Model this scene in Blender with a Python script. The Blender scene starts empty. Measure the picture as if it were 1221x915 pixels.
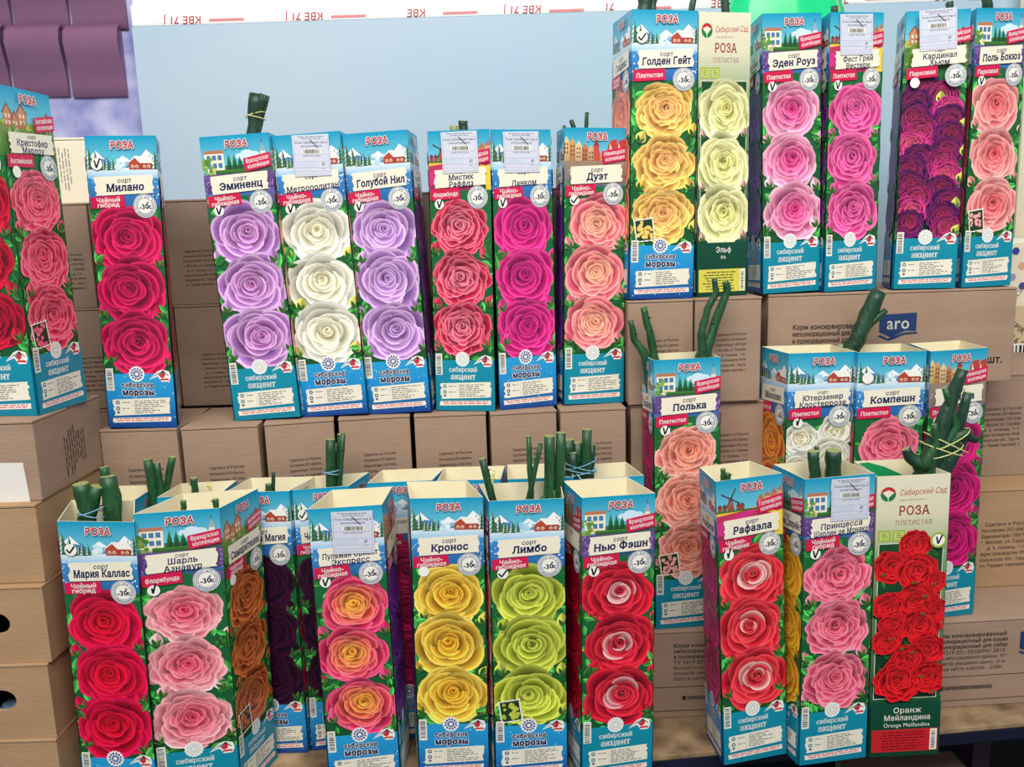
import bpy, bmesh, math, random
from mathutils import Vector, Matrix
from mathutils.geometry import delaunay_2d_cdt

SC = bpy.context.scene
COL = SC.collection
R = math.radians

# ------------------------------------------------------------------ camera, world, light, exposure
CAM_Z = 0.63
PITCH, ROLL, FPX = R(10.0), R(-1.8), 1000.0
_f = Vector((0, math.cos(PITCH), -math.sin(PITCH)))
_u = Vector((0, math.sin(PITCH), math.cos(PITCH)))
_r = Vector((1, 0, 0))
_rt = _r * math.cos(ROLL) + _u * math.sin(ROLL)
_up = _u * math.cos(ROLL) - _r * math.sin(ROLL)
cam_data = bpy.data.cameras.new('camera')
cam_data.sensor_fit = 'HORIZONTAL'
cam_data.sensor_width = 36.0
cam_data.lens = FPX / 1221.0 * 36.0
cam_data.clip_start = 0.02
cam = bpy.data.objects.new('camera', cam_data)
COL.objects.link(cam)
m = Matrix.Identity(4)
for i in range(3):
    m[i][0], m[i][1], m[i][2] = _rt[i], _up[i], -_f[i]
m[2][3] = CAM_Z
cam.matrix_world = m
SC.camera = cam


def at(px, py, Y):
    """photo pixel -> world point on the vertical plane at distance Y"""
    d = _f + _rt * ((px - 610.5) / FPX) - _up * ((py - 457.5) / FPX)
    return d * (Y / d.y) + Vector((0, 0, CAM_Z))


W = bpy.data.worlds.new('world')
SC.world = W
W.use_nodes = True
bg = W.node_tree.nodes['Background']
bg.inputs[0].default_value = (0.76, 0.85, 1.0, 1)
bg.inputs[1].default_value = 0.30


def area_light(name, loc, target, sx, sy, power, color):
    d = bpy.data.lights.new(name, 'AREA')
    d.shape = 'RECTANGLE'
    d.size, d.size_y, d.energy, d.color = sx, sy, power, color
    o = bpy.data.objects.new(name, d)
    COL.objects.link(o)
    o.location = loc
    o.rotation_euler = (Vector(target) - Vector(loc)).to_track_quat('-Z', 'Y').to_euler()
    return o


area_light('shop_daylight', (0.0, -0.55, 2.25), (0.0, 1.1, 0.30), 2.4, 1.1, 66.0, (1.0, 0.94, 0.84))  # area light added to stand for daylight from an unseen shop opening

vs = SC.view_settings
SC.display_settings.display_device = 'sRGB'
vs.view_transform = 'Standard'
vs.look = 'None'
vs.exposure = 0.42
vs.gamma = 1.0
vs.use_curve_mapping = False


# ------------------------------------------------------------------ materials
def s2l(c):
    c /= 255.0
    return c / 12.92 if c <= 0.04045 else ((c + 0.055) / 1.055) ** 2.4


_lin = {}


def lin(c):
    r = _lin.get(c)
    if r is None:
        r = (s2l(max(0, min(255, c[0]))), s2l(max(0, min(255, c[1]))), s2l(max(0, min(255, c[2]))), 1.0)
        _lin[c] = r
    return r


def mixc(a, b, t):
    return (a[0] + (b[0] - a[0]) * t, a[1] + (b[1] - a[1]) * t, a[2] + (b[2] - a[2]) * t)


def mul(a, k):
    return (a[0] * k, a[1] * k, a[2] * k)


def new_mat(name, rough=0.5, spec=0.5):
    mt = bpy.data.materials.new(name)
    mt.use_nodes = True
    nt = mt.node_tree
    b = nt.nodes['Principled BSDF']
    b.inputs['Roughness'].default_value = rough
    b.inputs['Specular IOR Level'].default_value = spec
    return mt, nt, b


def noise_mat(name, c1, c2, scale=8.0, rough=0.6, spec=0.3, detail=4.0, bump=0.0, bscale=60.0, stretch=None, metal=0.0):
    mt, nt, b = new_mat(name, rough, spec)
    N, L = nt.nodes, nt.links
    tc = N.new('ShaderNodeTexCoord')
    mp = N.new('ShaderNodeMapping')
    if stretch:
        mp.inputs['Scale'].default_value = stretch
    nz = N.new('ShaderNodeTexNoise')
    nz.inputs['Scale'].default_value = scale
    nz.inputs['Detail'].default_value = detail
    cr = N.new('ShaderNodeValToRGB')
    cr.color_ramp.elements[0].position = 0.3
    cr.color_ramp.elements[1].position = 0.7
    cr.color_ramp.elements[0].color = lin(c1)
    cr.color_ramp.elements[1].color = lin(c2)
    L.new(tc.outputs['Object'], mp.inputs[0])
    L.new(mp.outputs[0], nz.inputs['Vector'])
    L.new(nz.outputs['Fac'], cr.inputs[0])
    L.new(cr.outputs[0], b.inputs['Base Color'])
    b.inputs['Metallic'].default_value = metal
    if bump:
        n2 = N.new('ShaderNodeTexNoise')
        n2.inputs['Scale'].default_value = bscale
        n2.inputs['Detail'].default_value = 5
        bp = N.new('ShaderNodeBump')
        bp.inputs['Strength'].default_value = bump
        bp.inputs['Distance'].default_value = 0.004
        L.new(mp.outputs[0], n2.inputs['Vector'])
        L.new(n2.outputs['Fac'], bp.inputs['Height'])
        L.new(bp.outputs[0], b.inputs['Normal'])
    return mt


def print_mat():
    mt, nt, b = new_mat('printed_ink', 0.34, 0.35)
    N, L = nt.nodes, nt.links
    at_ = N.new('ShaderNodeVertexColor')
    at_.layer_name = 'ink'
    tc = N.new('ShaderNodeTexCoord')
    nz = N.new('ShaderNodeTexNoise')
    nz.inputs['Scale'].default_value = 420.0
    nz.inputs['Detail'].default_value = 3.0
    mr = N.new('ShaderNodeMapRange')
    mr.inputs[1].default_value = 0.3
    mr.inputs[2].default_value = 0.7
    mr.inputs[3].default_value = 0.94
    mr.inputs[4].default_value = 1.04
    mx = N.new('ShaderNodeVectorMath')
    mx.operation = 'SCALE'
    L.new(tc.outputs['Object'], nz.inputs['Vector'])
    L.new(nz.outputs['Fac'], mr.inputs[0])
    L.new(at_.outputs['Color'], mx.inputs[0])
    L.new(mr.outputs[0], mx.inputs['Scale'])
    L.new(mx.outputs[0], b.inputs['Base Color'])
    return mt


M = {
    'ink': print_mat(),
    'board': noise_mat('cream_board', (232, 224, 190), (240, 233, 203), 30, 0.7, 0.2),
    'kraft': noise_mat('kraft_cardboard', (150, 125, 107), (167, 142, 123), 6, 0.85, 0.15, bump=0.12, bscale=90, stretch=(1, 1, 3)),
    'kraft_warm_lit': noise_mat('kraft_cardboard_warm_lit', (164, 132, 100), (178, 146, 114), 6, 0.85, 0.15, bump=0.12, bscale=90, stretch=(1, 1, 3)),  # warmer kraft copy: the warm light low down is put into its colour
    'kraft_edge': noise_mat('corrugated_edge', (190, 160, 125), (205, 176, 142), 120, 0.9, 0.1),
    'kraft_pale': noise_mat('pale_cardboard', (222, 212, 188), (236, 228, 206), 6, 0.8, 0.2),
    'stem': noise_mat('rose_cane', (14, 56, 34), (40, 96, 54), 90, 0.42, 0.5, bump=0.45, bscale=260, stretch=(1, 1, .25)),
    'stem_dark': noise_mat('rose_cane_dark', (10, 42, 32), (30, 76, 50), 90, 0.42, 0.5, bump=0.45, bscale=260, stretch=(1, 1, .25)),
    'stem_cut': noise_mat('cut_cane_end', (120, 140, 86), (160, 160, 110), 300, 0.7, 0.2),
    'twine': noise_mat('binding_string', (190, 200, 120), (225, 220, 160), 200, 0.6, 0.3),
    'twine_blue': noise_mat('blue_string', (90, 150, 190), (140, 190, 215), 200, 0.6, 0.3),
    'paper': noise_mat('white_paper', (226, 228, 226), (238, 238, 236), 40, 0.7, 0.2),
    'dark': noise_mat('dark_steel', (9, 14, 36), (16, 22, 48), 12, 0.5, 0.4),
    'post': noise_mat('brown_post', (62, 48, 58), (84, 66, 74), 12, 0.7, 0.3),
}


# ------------------------------------------------------------------ object helpers
def tag(o, label=None, cat=None, group=None, kind=None):
    if label:
        o['label'] = label
    if cat:
        o['category'] = cat
    if group:
        o['group'] = group
    if kind:
        o['kind'] = kind
    return o


def empty(name, loc=(0, 0, 0), rot=(0, 0, 0), parent=None):
    o = bpy.data.objects.new(name, None)
    o.empty_display_size = 0.02
    COL.objects.link(o)
    o.location, o.rotation_euler, o.parent = loc, rot, parent
    return o


def obj(name, mesh, mat=None, parent=None, loc=(0, 0, 0), rot=(0, 0, 0)):
    if isinstance(mesh, bmesh.types.BMesh):
        me = bpy.data.meshes.new(name)
        mesh.normal_update()
        mesh.to_mesh(me)
        mesh.free()
        mesh = me
    if mat is not None and not mesh.materials:
        for mm in (mat if isinstance(mat, (list, tuple)) else [mat]):
            mesh.materials.append(M[mm] if isinstance(mm, str) else mm)
    o = bpy.data.objects.new(name, mesh)
    COL.objects.link(o)
    o.location, o.rotation_euler, o.parent = loc, rot, parent
    return o


def pydata(name, V, Fc, mat=None, parent=None, loc=(0, 0, 0), rot=(0, 0, 0), smooth=False):
    me = bpy.data.meshes.new(name)
    me.from_pydata(V, [], Fc)
    me.update()
    if smooth:
        for p in me.polygons:
            p.use_smooth = True
    return obj(name, me, mat, parent, loc, rot)


def bm_box(bm, x0, x1, y0, y1, z0, z1, mi=0):
    v = [bm.verts.new(p) for p in ((x0, y0, z0), (x1, y0, z0), (x1, y1, z0), (x0, y1, z0),
                                   (x0, y0, z1), (x1, y0, z1), (x1, y1, z1), (x0, y1, z1))]
    for f in ((3, 2, 1, 0), (4, 5, 6, 7), (0, 1, 5, 4), (1, 2, 6, 5), (2, 3, 7, 6), (3, 0, 4, 7)):
        fc = bm.faces.new([v[i] for i in f])
        fc.material_index = mi
    return v


def box_bm(x0, x1, y0, y1, z0, z1, bevel=0.0, seg=2):
    bm = bmesh.new()
    bm_box(bm, x0, x1, y0, y1, z0, z1)
    if bevel:
        bmesh.ops.bevel(bm, geom=list(bm.edges), offset=bevel, segments=seg, affect='EDGES', profile=0.6)
    return bm


def tube(name, pts, radii, mat, parent=None, n=8, cap=None, wob=0.0, seed=0):
    """round cane along a polyline, in the parent's space; second slot: the cut ends"""
    rnd = random.Random(seed)
    P = [Vector(p) for p in pts]
    if not isinstance(radii, (list, tuple)):
        radii = [radii] * len(P)
    V, Fc, mi = [], [], []
    ref = Vector((0.31, 0.93, 0.17)).normalized()
    for i, p in enumerate(P):
        t = (P[min(i + 1, len(P) - 1)] - P[max(i - 1, 0)]).normalized()
        a = t.cross(ref).normalized()
        b = t.cross(a).normalized()
        for k in range(n):
            ang = 2 * math.pi * k / n
            r = radii[i] * (1 + rnd.uniform(-wob, wob))
            V.append(tuple(p + a * math.cos(ang) * r + b * math.sin(ang) * r))
    for i in range(len(P) - 1):
        for k in range(n):
            k2 = (k + 1) % n
            Fc.append((i * n + k, i * n + k2, (i + 1) * n + k2, (i + 1) * n + k))
            mi.append(0)
    Fc.append(tuple(range(n))[::-1])
    mi.append(1)
    Fc.append(tuple((len(P) - 1) * n + k for k in range(n)))
    mi.append(1)
    me = bpy.data.meshes.new(name)
    me.from_pydata(V, [], Fc)
    me.update()
    for p, k in zip(me.polygons, mi):
        p.material_index = k if cap else 0
        p.use_smooth = k == 0
    return obj(name, me, [mat] + ([cap] if cap else []), parent)
# ------------------------------------------------------------------ flat print: inked polygons on a printed sheet
_cu = bpy.data.curves.new('lettering', 'FONT')
_cu.resolution_u = 2
_cu.space_character = 1.07
_cu.fill_mode = 'FRONT' if _cu.dimensions == '3D' else _cu.fill_mode
_cuo = bpy.data.objects.new('lettering', _cu)
COL.objects.link(_cuo)
_tc = {}


def glyphs(s, bold=0.0, shear=0.0, serif=0.0):
    """2D polygons of a line of lettering, y up, cap height = 1, starting at x = 0; bold thickens the outline"""
    key = (s, bold, shear, serif)
    if key in _tc:
        return _tc[key]
    _cu.body = s
    bpy.context.view_layer.update()
    cv = _cuo.to_curve(bpy.context.evaluated_depsgraph_get())
    k = 1 / 0.73
    loops = []
    for sp in cv.splines:
        bp = sp.bezier_points
        n = len(bp)
        L = []
        for i in range(n):
            p0, p3 = bp[i].co, bp[(i + 1) % n].co
            p1, p2 = bp[i].handle_right, bp[(i + 1) % n].handle_left
            L.append((p0.x * k, p0.y * k))
            ch = p3 - p0
            dev = max(abs((p1 - p0).cross(ch).z), abs((p2 - p0).cross(ch).z)) / max(ch.length, 1e-6)
            if dev > .012:
                m_ = 2 if dev < .1 else 3
                for j in range(1, m_):
                    t = j / m_
                    q = p0 * (1 - t) ** 3 + p1 * 3 * t * (1 - t) ** 2 + p2 * 3 * t * t * (1 - t) + p3 * t ** 3
                    L.append((q.x * k, q.y * k))
        L = [p for i, p in enumerate(L) if abs(p[0] - L[i - 1][0]) + abs(p[1] - L[i - 1][1]) > 1e-4]
        if len(L) > 2:
            loops.append(L)
    _cuo.to_curve_clear()

    polys = []
    if loops:
        vv, ee = [], []
        for L in loops:
            o0 = len(vv)
            vv += [Vector(p) for p in L]
            ee += [(o0 + i, o0 + (i + 1) % len(L)) for i in range(len(L))]
        cv_, _, cf, _, _, _ = delaunay_2d_cdt(vv, ee, [], 0, 1e-5)
        bb = [(min(x for x, y in L), max(x for x, y in L), min(y for x, y in L), max(y for x, y in L), L) for L in loops]
        for f in cf:
            px, py = sum(cv_[i].x for i in f) / 3, sum(cv_[i].y for i in f) / 3
            wn = 0
            for x0, x1, y0, y1, L in bb:
                if x0 < px < x1 and y0 < py < y1:
                    for i in range(len(L)):
                        (ax, ay), (bx, by) = L[i - 1], L[i]
                        if (ay > py) != (by > py) and px < (bx - ax) * (py - ay) / (by - ay) + ax:
                            wn += 1 if by > ay else -1
            if wn:
                polys.append([(cv_[i].x, cv_[i].y) for i in f])
    w = max((x for L in loops for x, y in L), default=0)
    for L in loops:
        for i in range(len(L)):
            A, B = L[i - 1], L[i]
            dx, dy = B[0] - A[0], B[1] - A[1]
            ln = math.hypot(dx, dy)
            if ln < 1e-5:
                continue
            if bold:
                ex, ey = dx / ln * bold, dy / ln * bold
                polys.append([(A[0] - ex * .6 - ey, A[1] - ey * .6 + ex), (B[0] + ex * .6 - ey, B[1] + ey * .6 + ex),
                              (B[0] + ex * .6 + ey, B[1] + ey * .6 - ex), (A[0] - ex * .6 + ey, A[1] - ey * .6 - ex)])
            if not serif or abs(dy) > 0.012 or not 0.07 < ln < 0.22:
                continue
            y = A[1]
            low = abs(y) < 0.05
            top = abs(y - 1) < 0.05 or abs(y - 0.745) < 0.04
            if not (low or top):
                continue
            x0, x1 = min(A[0], B[0]) - serif, max(A[0], B[0]) + serif
            y0, y1 = (y - bold, y + .07) if low else (y - .07, y + bold)
            polys.append([(x0, y0), (x1, y0), (x1, y1), (x0, y1)])
    if shear:
        polys = [[(x + shear * y, y) for x, y in p] for p in polys]
    _tc[key] = (polys, w)
    return _tc[key]


class Sheet:
    """polygons in sheet coordinates: u right, v down (sheet width = 1); every new() lies a hair above the last"""
    DZ = 4.0e-6

    def __init__(self):
        self.V, self.F, self.C, self.L = [], [], [], 4
        self.clip = None

    def new(self, k=1):
        self.L += k
        return self

    def _v(self, p, c):
        u, v = p
        if self.clip:
            u0, u1, v0, v1 = self.clip
            u = min(max(u, u0), u1)
            v = min(max(v, v0), v1)
        self.V.append((u, v, self.L))
        self.C.append(lin(c if isinstance(c, tuple) else tuple(c)))
        return len(self.V) - 1

    def poly(self, pts, col, step=True):
        cs = col if isinstance(col, list) else [col] * len(pts)
        self.F.append([self._v(p, c) for p, c in zip(pts, cs)])
        if step:
            self.L += 1

    def grid(self, rows, cols):
        ids = [[self._v(p, c) for p, c in zip(r, cr)] for r, cr in zip(rows, cols)]
        for a, b in zip(ids, ids[1:]):
            for i in range(len(a) - 1):
                self.F.append([a[i], a[i + 1], b[i + 1], b[i]])
        self.L += 1

    def rect(self, u0, v0, u1, v1, c, c2=None):
        self.poly([(u0, v0), (u1, v0), (u1, v1), (u0, v1)], [c, c, c2, c2] if c2 else c)

    def disc(self, cu, cv, r, c, n=20, ry=None):
        ry = ry or r
        self.poly([(cu + r * math.cos(2 * math.pi * i / n), cv + ry * math.sin(2 * math.pi * i / n)) for i in range(n)], c)

    def ring(self, cu, cv, r0, r1, c, n=24):
        P = lambda r, i: (cu + r * math.cos(2 * math.pi * i / n), cv + r * math.sin(2 * math.pi * i / n))
        for i in range(n):
            self.poly([P(r0, i), P(r1, i), P(r1, i + 1), P(r0, i + 1)], c, False)
        self.L += 1

    def text(self, s, cu, cv, h, col, max_w=None, rot=0.0, bold=0.0, shear=0.0, serif=0.0, halo=None, halo_w=0.09, align='c'):
        polys, w = glyphs(s, bold, shear, serif)
        sx = sy = h
        if max_w and w * h > max_w:
            sx = max_w / w
        cr, sr = math.cos(rot), math.sin(rot)
        x0 = {'c': -w / 2, 'l': 0, 'r': -w}[align]

        def tr(p):
            x, y = (p[0] + x0) * sx, -(p[1] - 0.5) * sy
            return (cu + x * cr - y * sr, cv + x * sr + y * cr)
        if halo:
            hp, _ = glyphs(s, bold + halo_w, shear, 0.0)
            for p in hp:
                self.poly([tr(q) for q in p], halo, False)
            self.L += 1
        for p in polys:
            self.poly([tr(q) for q in p], col, False)
        self.L += 1

    def words(self, u0, v, u1, h, col, rnd, rot=0.0):
        """a line of print too small to read: word-long dashes"""
        u = u0
        while u < u1 - 0.01:
            w = min(rnd.uniform(0.03, 0.13), u1 - u)
            dv = (u - u0) * rot
            self.poly([(u, v + dv), (u + w, v + dv + w * rot), (u + w, v + dv + w * rot + h), (u, v + dv + h)], col, False)
            u += w + 0.018
        self.L += 1

    def mesh(self, name, sw, sv, top, spread=True):
        """sw: metres per sheet width; sv: metres per unit v; v=0 lies at z=top"""
        me = bpy.data.meshes.new(name)
        V = [((u - 0.5) * sw, -(1.2e-4 + l * self.DZ), top - v * sv) for u, v, l in self.V]
        me.from_pydata(V, [], [f[::-1] for f in self.F])
        ca = me.color_attributes.new('ink', 'FLOAT_COLOR', 'POINT')
        ca.data.foreach_set('color', [x for c in self.C for x in c])
        # every polygon faces the viewer
        me.update()
        fl = [p.index for p in me.polygons if p.normal.y > 0]
        if fl:
            bm = bmesh.new()
            bm.from_mesh(me)
            bm.faces.ensure_lookup_table()
            bmesh.ops.reverse_faces(bm, faces=[bm.faces[i] for i in fl])
            bm.to_mesh(me)
            bm.free()
        me.materials.append(M['ink'])
        return me


# ---- roses, buds, leaves
def rose(S, cx, cy, r, pal, style='tea', seed=1, squash=0.9, heart=None):
    """pal: (outer edge, outer mid, outer deep, core edge, core deep)"""
    rnd = random.Random(seed)
    oe, om, od, ce, cd = pal
    if style == 'tea':
        rad = [1.0, .97, .84, .70, .56, .44, .33, .23, .15, .08]
        num = [5, 5, 4, 4, 4, 3, 3, 3, 2, 2]
        wave, tip, width = .022, .085, 1.36
    elif style == 'ruffle':
        rad = [1.0, .97, .88, .79, .70, .61, .52, .43, .34, .25, .17, .09]
        num = [8, 8, 8, 7, 7, 7, 6, 6, 5, 4, 3, 2]
        wave, tip, width = .055, .0, 1.42
    else:                                   # 'cup': old garden rose, broad shell of petals round a packed heart
        rad = [1.0, .96, .82, .68, .60, .52, .44, .36, .28, .19, .10]
        num = [6, 6, 5, 6, 6, 6, 5, 5, 4, 3, 2]
        wave, tip, width = .035, .03, 1.38
    nr = len(rad)
    a0 = rnd.uniform(0, 6.28)
    sx_, sy_ = rnd.uniform(-.05, .09), rnd.uniform(.06, .14)
    for k in range(nr):
        t = k / (nr - 1)
        e, mcol, dcol = mixc(oe, ce, t), mixc(om, mixc(ce, cd, .45), t), mul(mixc(od, cd, t), .80)
        nx = rad[k + 1] / rad[k] if k + 1 < nr else .5
        nx = min(nx, .90)
        ox, oy = cx + r * (sx_ * t + rnd.uniform(-.035, .035)), cy - r * (sy_ * t + rnd.uniform(-.03, .03))
        n = num[k]
        a0 += math.pi / n + rnd.uniform(-.25, .25)
        for j in range(n):
            a = a0 + 2 * math.pi * j / n + rnd.uniform(-.2, .2)
            hw = math.pi / n * width * rnd.uniform(.9, 1.12)
            rk = r * rad[k] * rnd.uniform(.87, 1.07)
            T = 9
            ph = rnd.uniform(0, 6.28)
            lit = 1.0 + .13 * math.sin(a) + rnd.uniform(-.10, .10)      # printed petals curling out below are paler
            side = rnd.choice((-1, 1))
            pale = heart if (heart and 4 <= k <= 7 and rnd.random() < .40) else None
            rows, cols = [], []
            ri = .40 if k < nr - 1 else .0
            for (rr, kind) in ((ri, 0), (nx * .88, 1), (nx * .5 + .48, 2), (.955, 3), (1.0, 4)):
                row, cc = [], []
                for i in range(T + 1):
                    s = -1 + 2 * i / T
                    ang = a + hw * s * (0.9 if rr < .6 else 1)
                    q = 1 - .17 * abs(s) ** 2.8 + tip * (1.9 if k < 2 else 1) * (1 - abs(s)) ** 1.4 + wave * math.sin(s * 3.2 + ph) + wave * .5 * math.sin(s * 7 + 2 * ph)
                    d = rk * rr * (1 + (q - 1) * (rr ** 1.5))
                    row.append((ox + d * math.cos(ang), oy + d * math.sin(ang) * squash))
                    base = (dcol, mixc(dcol, mcol, .25), mcol, e, mixc(e, mcol, .35))[kind]
                    if pale:
                        base = mixc(base, pale, (.1, .25, .55, .85, .7)[kind])
                    f = lit * (1 - .26 * max(0, s * side) ** 1.6)
                    if kind == 3:
                        f *= 1.05
                    cc.append(mul(base, f))
                rows.append(row)
                cols.append(cc)
            S.grid(rows, cols)


def leaf(S, x, y, ln, ang, col, wd=.42):
    c, s = math.cos(ang), math.sin(ang)
    up, dn = [], []
    for i in range(6):
        t = i / 5
        h = ln * wd * math.sin(math.pi * t ** .8) * .55
        px = ln * t
        up.append((x + px * c - h * s, y + px * s + h * c))
        dn.append((x + px * c + h * s, y + px * s - h * c))
    mid = [(x + ln * i / 5 * c, y + ln * i / 5 * s) for i in range(6)]
    S.grid([up, mid], [[mul(col, .9)] * 6, [mul(col, .72)] * 6])
    S.L -= 1
    S.grid([mid, dn], [[mul(col, 1.0)] * 6, [mul(col, 1.25)] * 6])


def bud(S, x, y, ln, ang, col, green=(70, 120, 50)):
    leaf(S, x, y, ln, ang, col, .75)
    leaf(S, x, y, ln * .62, ang + .45, green, .4)
    leaf(S, x, y, ln * .62, ang - .45, mul(green, .8), .4)


def foliage(S, v0, v1, base, rnd, n=46, tint=(40, 120, 55)):
    S.grid([[(0, v0), (1, v0)], [(0, v1), (1, v1)]], [[base] * 2, [mul(base, .8)] * 2])
    for i in range(n):
        k = rnd.uniform(.45, 1.25)
        x = rnd.choice((rnd.uniform(0, .25), rnd.uniform(.75, 1), rnd.uniform(0, 1)))
        leaf(S, x, rnd.uniform(v0 + .05, v1), rnd.uniform(.10, .22), rnd.uniform(0, 6.28), mul(tint, k))


# ---- picture strips at the top of the boxes
def conifer(S, x, yb, h, w, col, snow=False):
    for k in range(4):
        y1 = yb - h * k / 4 * .9
        y0 = y1 - h * .40
        ww = w * (1 - k * .22)
        S.poly([(x - ww, y1), (x, y0), (x + ww, y1)], [mul(col, .75), mul(col, 1.25), mul(col, .9)])
        if snow:
            S.poly([(x - ww * .9, y1 - .004), (x - ww * .1, y0 + h * .12), (x - ww * .25, y1 - .01)], (225, 238, 240))


def scene_winter(S, rnd):
    for x0, p, x1, h, c in ((-.05, .14, .5, .27, (70, 140, 195)), (.3, .52, .78, .20, (150, 200, 225)), (.5, .86, 1.05, .28, (90, 160, 205))):
        S.poly([(x0, .47), (p, .47 - h), (x1, .47)], [mul(c, .8), c, mul(c, .9)])
        S.poly([(p - .10, .47 - h * .62), (p, .47 - h), (p + .13, .47 - h * .55), (p + .05, .47 - h * .6), (p, .47 - h * .45), (p - .05, .47 - h * .6)], (238, 244, 246))
    S.rect(0, .44, 1, .60, (225, 238, 245), (120, 185, 225))
    conifer(S, .13, .455, .24, .07, (64, 100, 60), True)
    conifer(S, .04, .46, .29, .085, (62, 108, 58), True)
    conifer(S, .25, .46, .13, .05, (60, 96, 100), True)
    conifer(S, .37, .465, .15, .05, (50, 104, 62), True)
    conifer(S, .90, .40, .14, .05, (46, 86, 60), True)
    conifer(S, .30, .47, .17, .055, (40, 110, 70), True)
    conifer(S, .20, .47, .14, .05, (70, 120, 60), True)
    conifer(S, .97, .46, .24, .075, (52, 96, 62), True)
    for k in range(9):                                        # frosted bush
        S.disc(.48 + rnd.uniform(-.06, .06), .40 + rnd.uniform(-.06, .05), .035, mixc((150, 205, 230), (235, 245, 250), rnd.random()), 7)
    S.poly([(.60, .37), (.69, .29), (.76, .37), (.76, .46), (.60, .46)], (176, 72, 52))
    S.rect(.76, .37, .93, .46, (160, 60, 46))
    S.poly([(.57, .39), (.69, .275), (.91, .285), (.95, .375), (.76, .375), (.69, .30)], (240, 240, 232))
    for x in (.63, .69, .80, .86):
        S.disc(x + .02, .42, .022, (245, 235, 215), 8)
        S.rect(x + .009, .41, x + .031, .435, (150, 90, 60))
    for k in range(26):
        S.disc(rnd.uniform(.0, 1), rnd.uniform(.52, 1.0), rnd.uniform(.005, .012), (215, 235, 248), 6)


def scene_french(S, rnd):
    for x, y, r in ((.56, .30, .07), (.66, .27, .09), (.76, .29, .08), (.62, .33, .08), (.72, .34, .09), (.84, .33, .07)):
        S.disc(x, y, r, (205, 230, 242), 12, r * .6)
    S.rect(.30, .42, 1, .58, (60, 110, 50), (88, 66, 110))
    S.rect(.04, .24, .32, .52, (238, 232, 210))
    S.poly([(.02, .25), (.05, .20), (.31, .20), (.34, .25)], (180, 120, 90))
    for x in (.10, .18, .26):
        for y in (.27, .38):
            S.rect(x - .02, y, x + .03, y + .07, (70, 120, 165))
            S.rect(x - .03, y, x - .02, y + .07, (120, 150, 160))
    for k in range(22):
        S.disc(rnd.uniform(0, .14), rnd.uniform(.30, .54), rnd.uniform(.015, .035), mixc((60, 120, 50), (150, 180, 70), rnd.random()), 7)
    for k in range(5):
        S.disc(.19 + rnd.uniform(-.04, .04), .5 + rnd.uniform(-.03, .03), .02, (215, 190, 120), 7)
    for x, h in ((.39, .25), (.47, .23), (.55, .20)):
        S.poly([(x - .035, .50), (x - .028, .38), (x, .50 - h), (x + .028, .38), (x + .035, .50)], [(20, 70, 40), (40, 110, 60), (60, 130, 70), (30, 90, 50), (20, 60, 36)])
    S.rect(.18, .48, .62, .54, (70, 130, 55), (36, 84, 40))
    S.rect(.86, .24, .93, .40, (235, 226, 205))
    S.poly([(.85, .25), (.895, .12), (.94, .25)], (150, 170, 185))
    S.rect(.885, .08, .90, .14, (90, 100, 120))
    S.poly([(.80, .40), (.895, .31), (.99, .40)], (228, 215, 190))
    S.rect(0, .54, 1, .80, (104, 78, 138), (84, 56, 120))
    for k in range(40):
        S.disc(rnd.choice((rnd.uniform(0, .14), rnd.uniform(.88, 1))), rnd.uniform(.56, .84), .014, mixc((120, 80, 160), (170, 130, 200), rnd.random()), 6)


def scene_dutch(S, rnd):
    S.rect(0, .44, 1, .9, (190, 60, 90), (140, 40, 80))
    S.poly([(0, .50), (.55, .44), (1, .60), (1, .54), (.6, .42), (0, .46)], (240, 190, 70))
    S.poly([(0, .60), (.5, .45), (.62, .45), (.3, .75), (0, .78)], (205, 50, 130))
    S.poly([(.80, .55), (1, .50), (1, .95), (.9, .9)], (235, 205, 60))
    S.poly([(.16, .44), (.185, .28), (.245, .28), (.27, .44)], [(150, 80, 50), (190, 110, 70), (150, 80, 55), (120, 60, 40)])
    S.disc(.215, .275, .036, (110, 90, 80), 10)
    for a in (.5, .5 + math.pi / 2, .5 + math.pi, .5 + 1.5 * math.pi):
        c, s = math.cos(a), math.sin(a)
        S.poly([(.215 + .16 * c - .012 * s, .27 + .16 * s + .012 * c), (.215 + .16 * c + .012 * s, .27 + .16 * s - .012 * c), (.215 + .01 * s, .27 - .01 * c), (.215 - .01 * s, .27 + .01 * c)], (70, 70, 90))
    for x in (.02, .09, .30, .36):
        S.rect(x, .37, x + .06, .44, (150, 70, 55))
        S.poly([(x - .01, .375), (x + .03, .33), (x + .07, .375)], (110, 50, 45))
    for k in range(4):
        x = .62 + k * .10
        S.rect(x, .22 + .03 * (3 - k), x + .10, .46, ((205, 150, 110), (220, 170, 120), (190, 120, 90), (214, 160, 120))[k])
        S.poly([(x - .005, .23 + .03 * (3 - k)), (x + .05, .15 + .03 * (3 - k)), (x + .105, .23 + .03 * (3 - k))], (172, 112, 84))
        S.rect(x + .03, .28 + .02 * (3 - k), x + .06, .33 + .02 * (3 - k), (110, 80, 70))
    S.rect(0, .43, .62, .455, (60, 110, 50))


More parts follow.
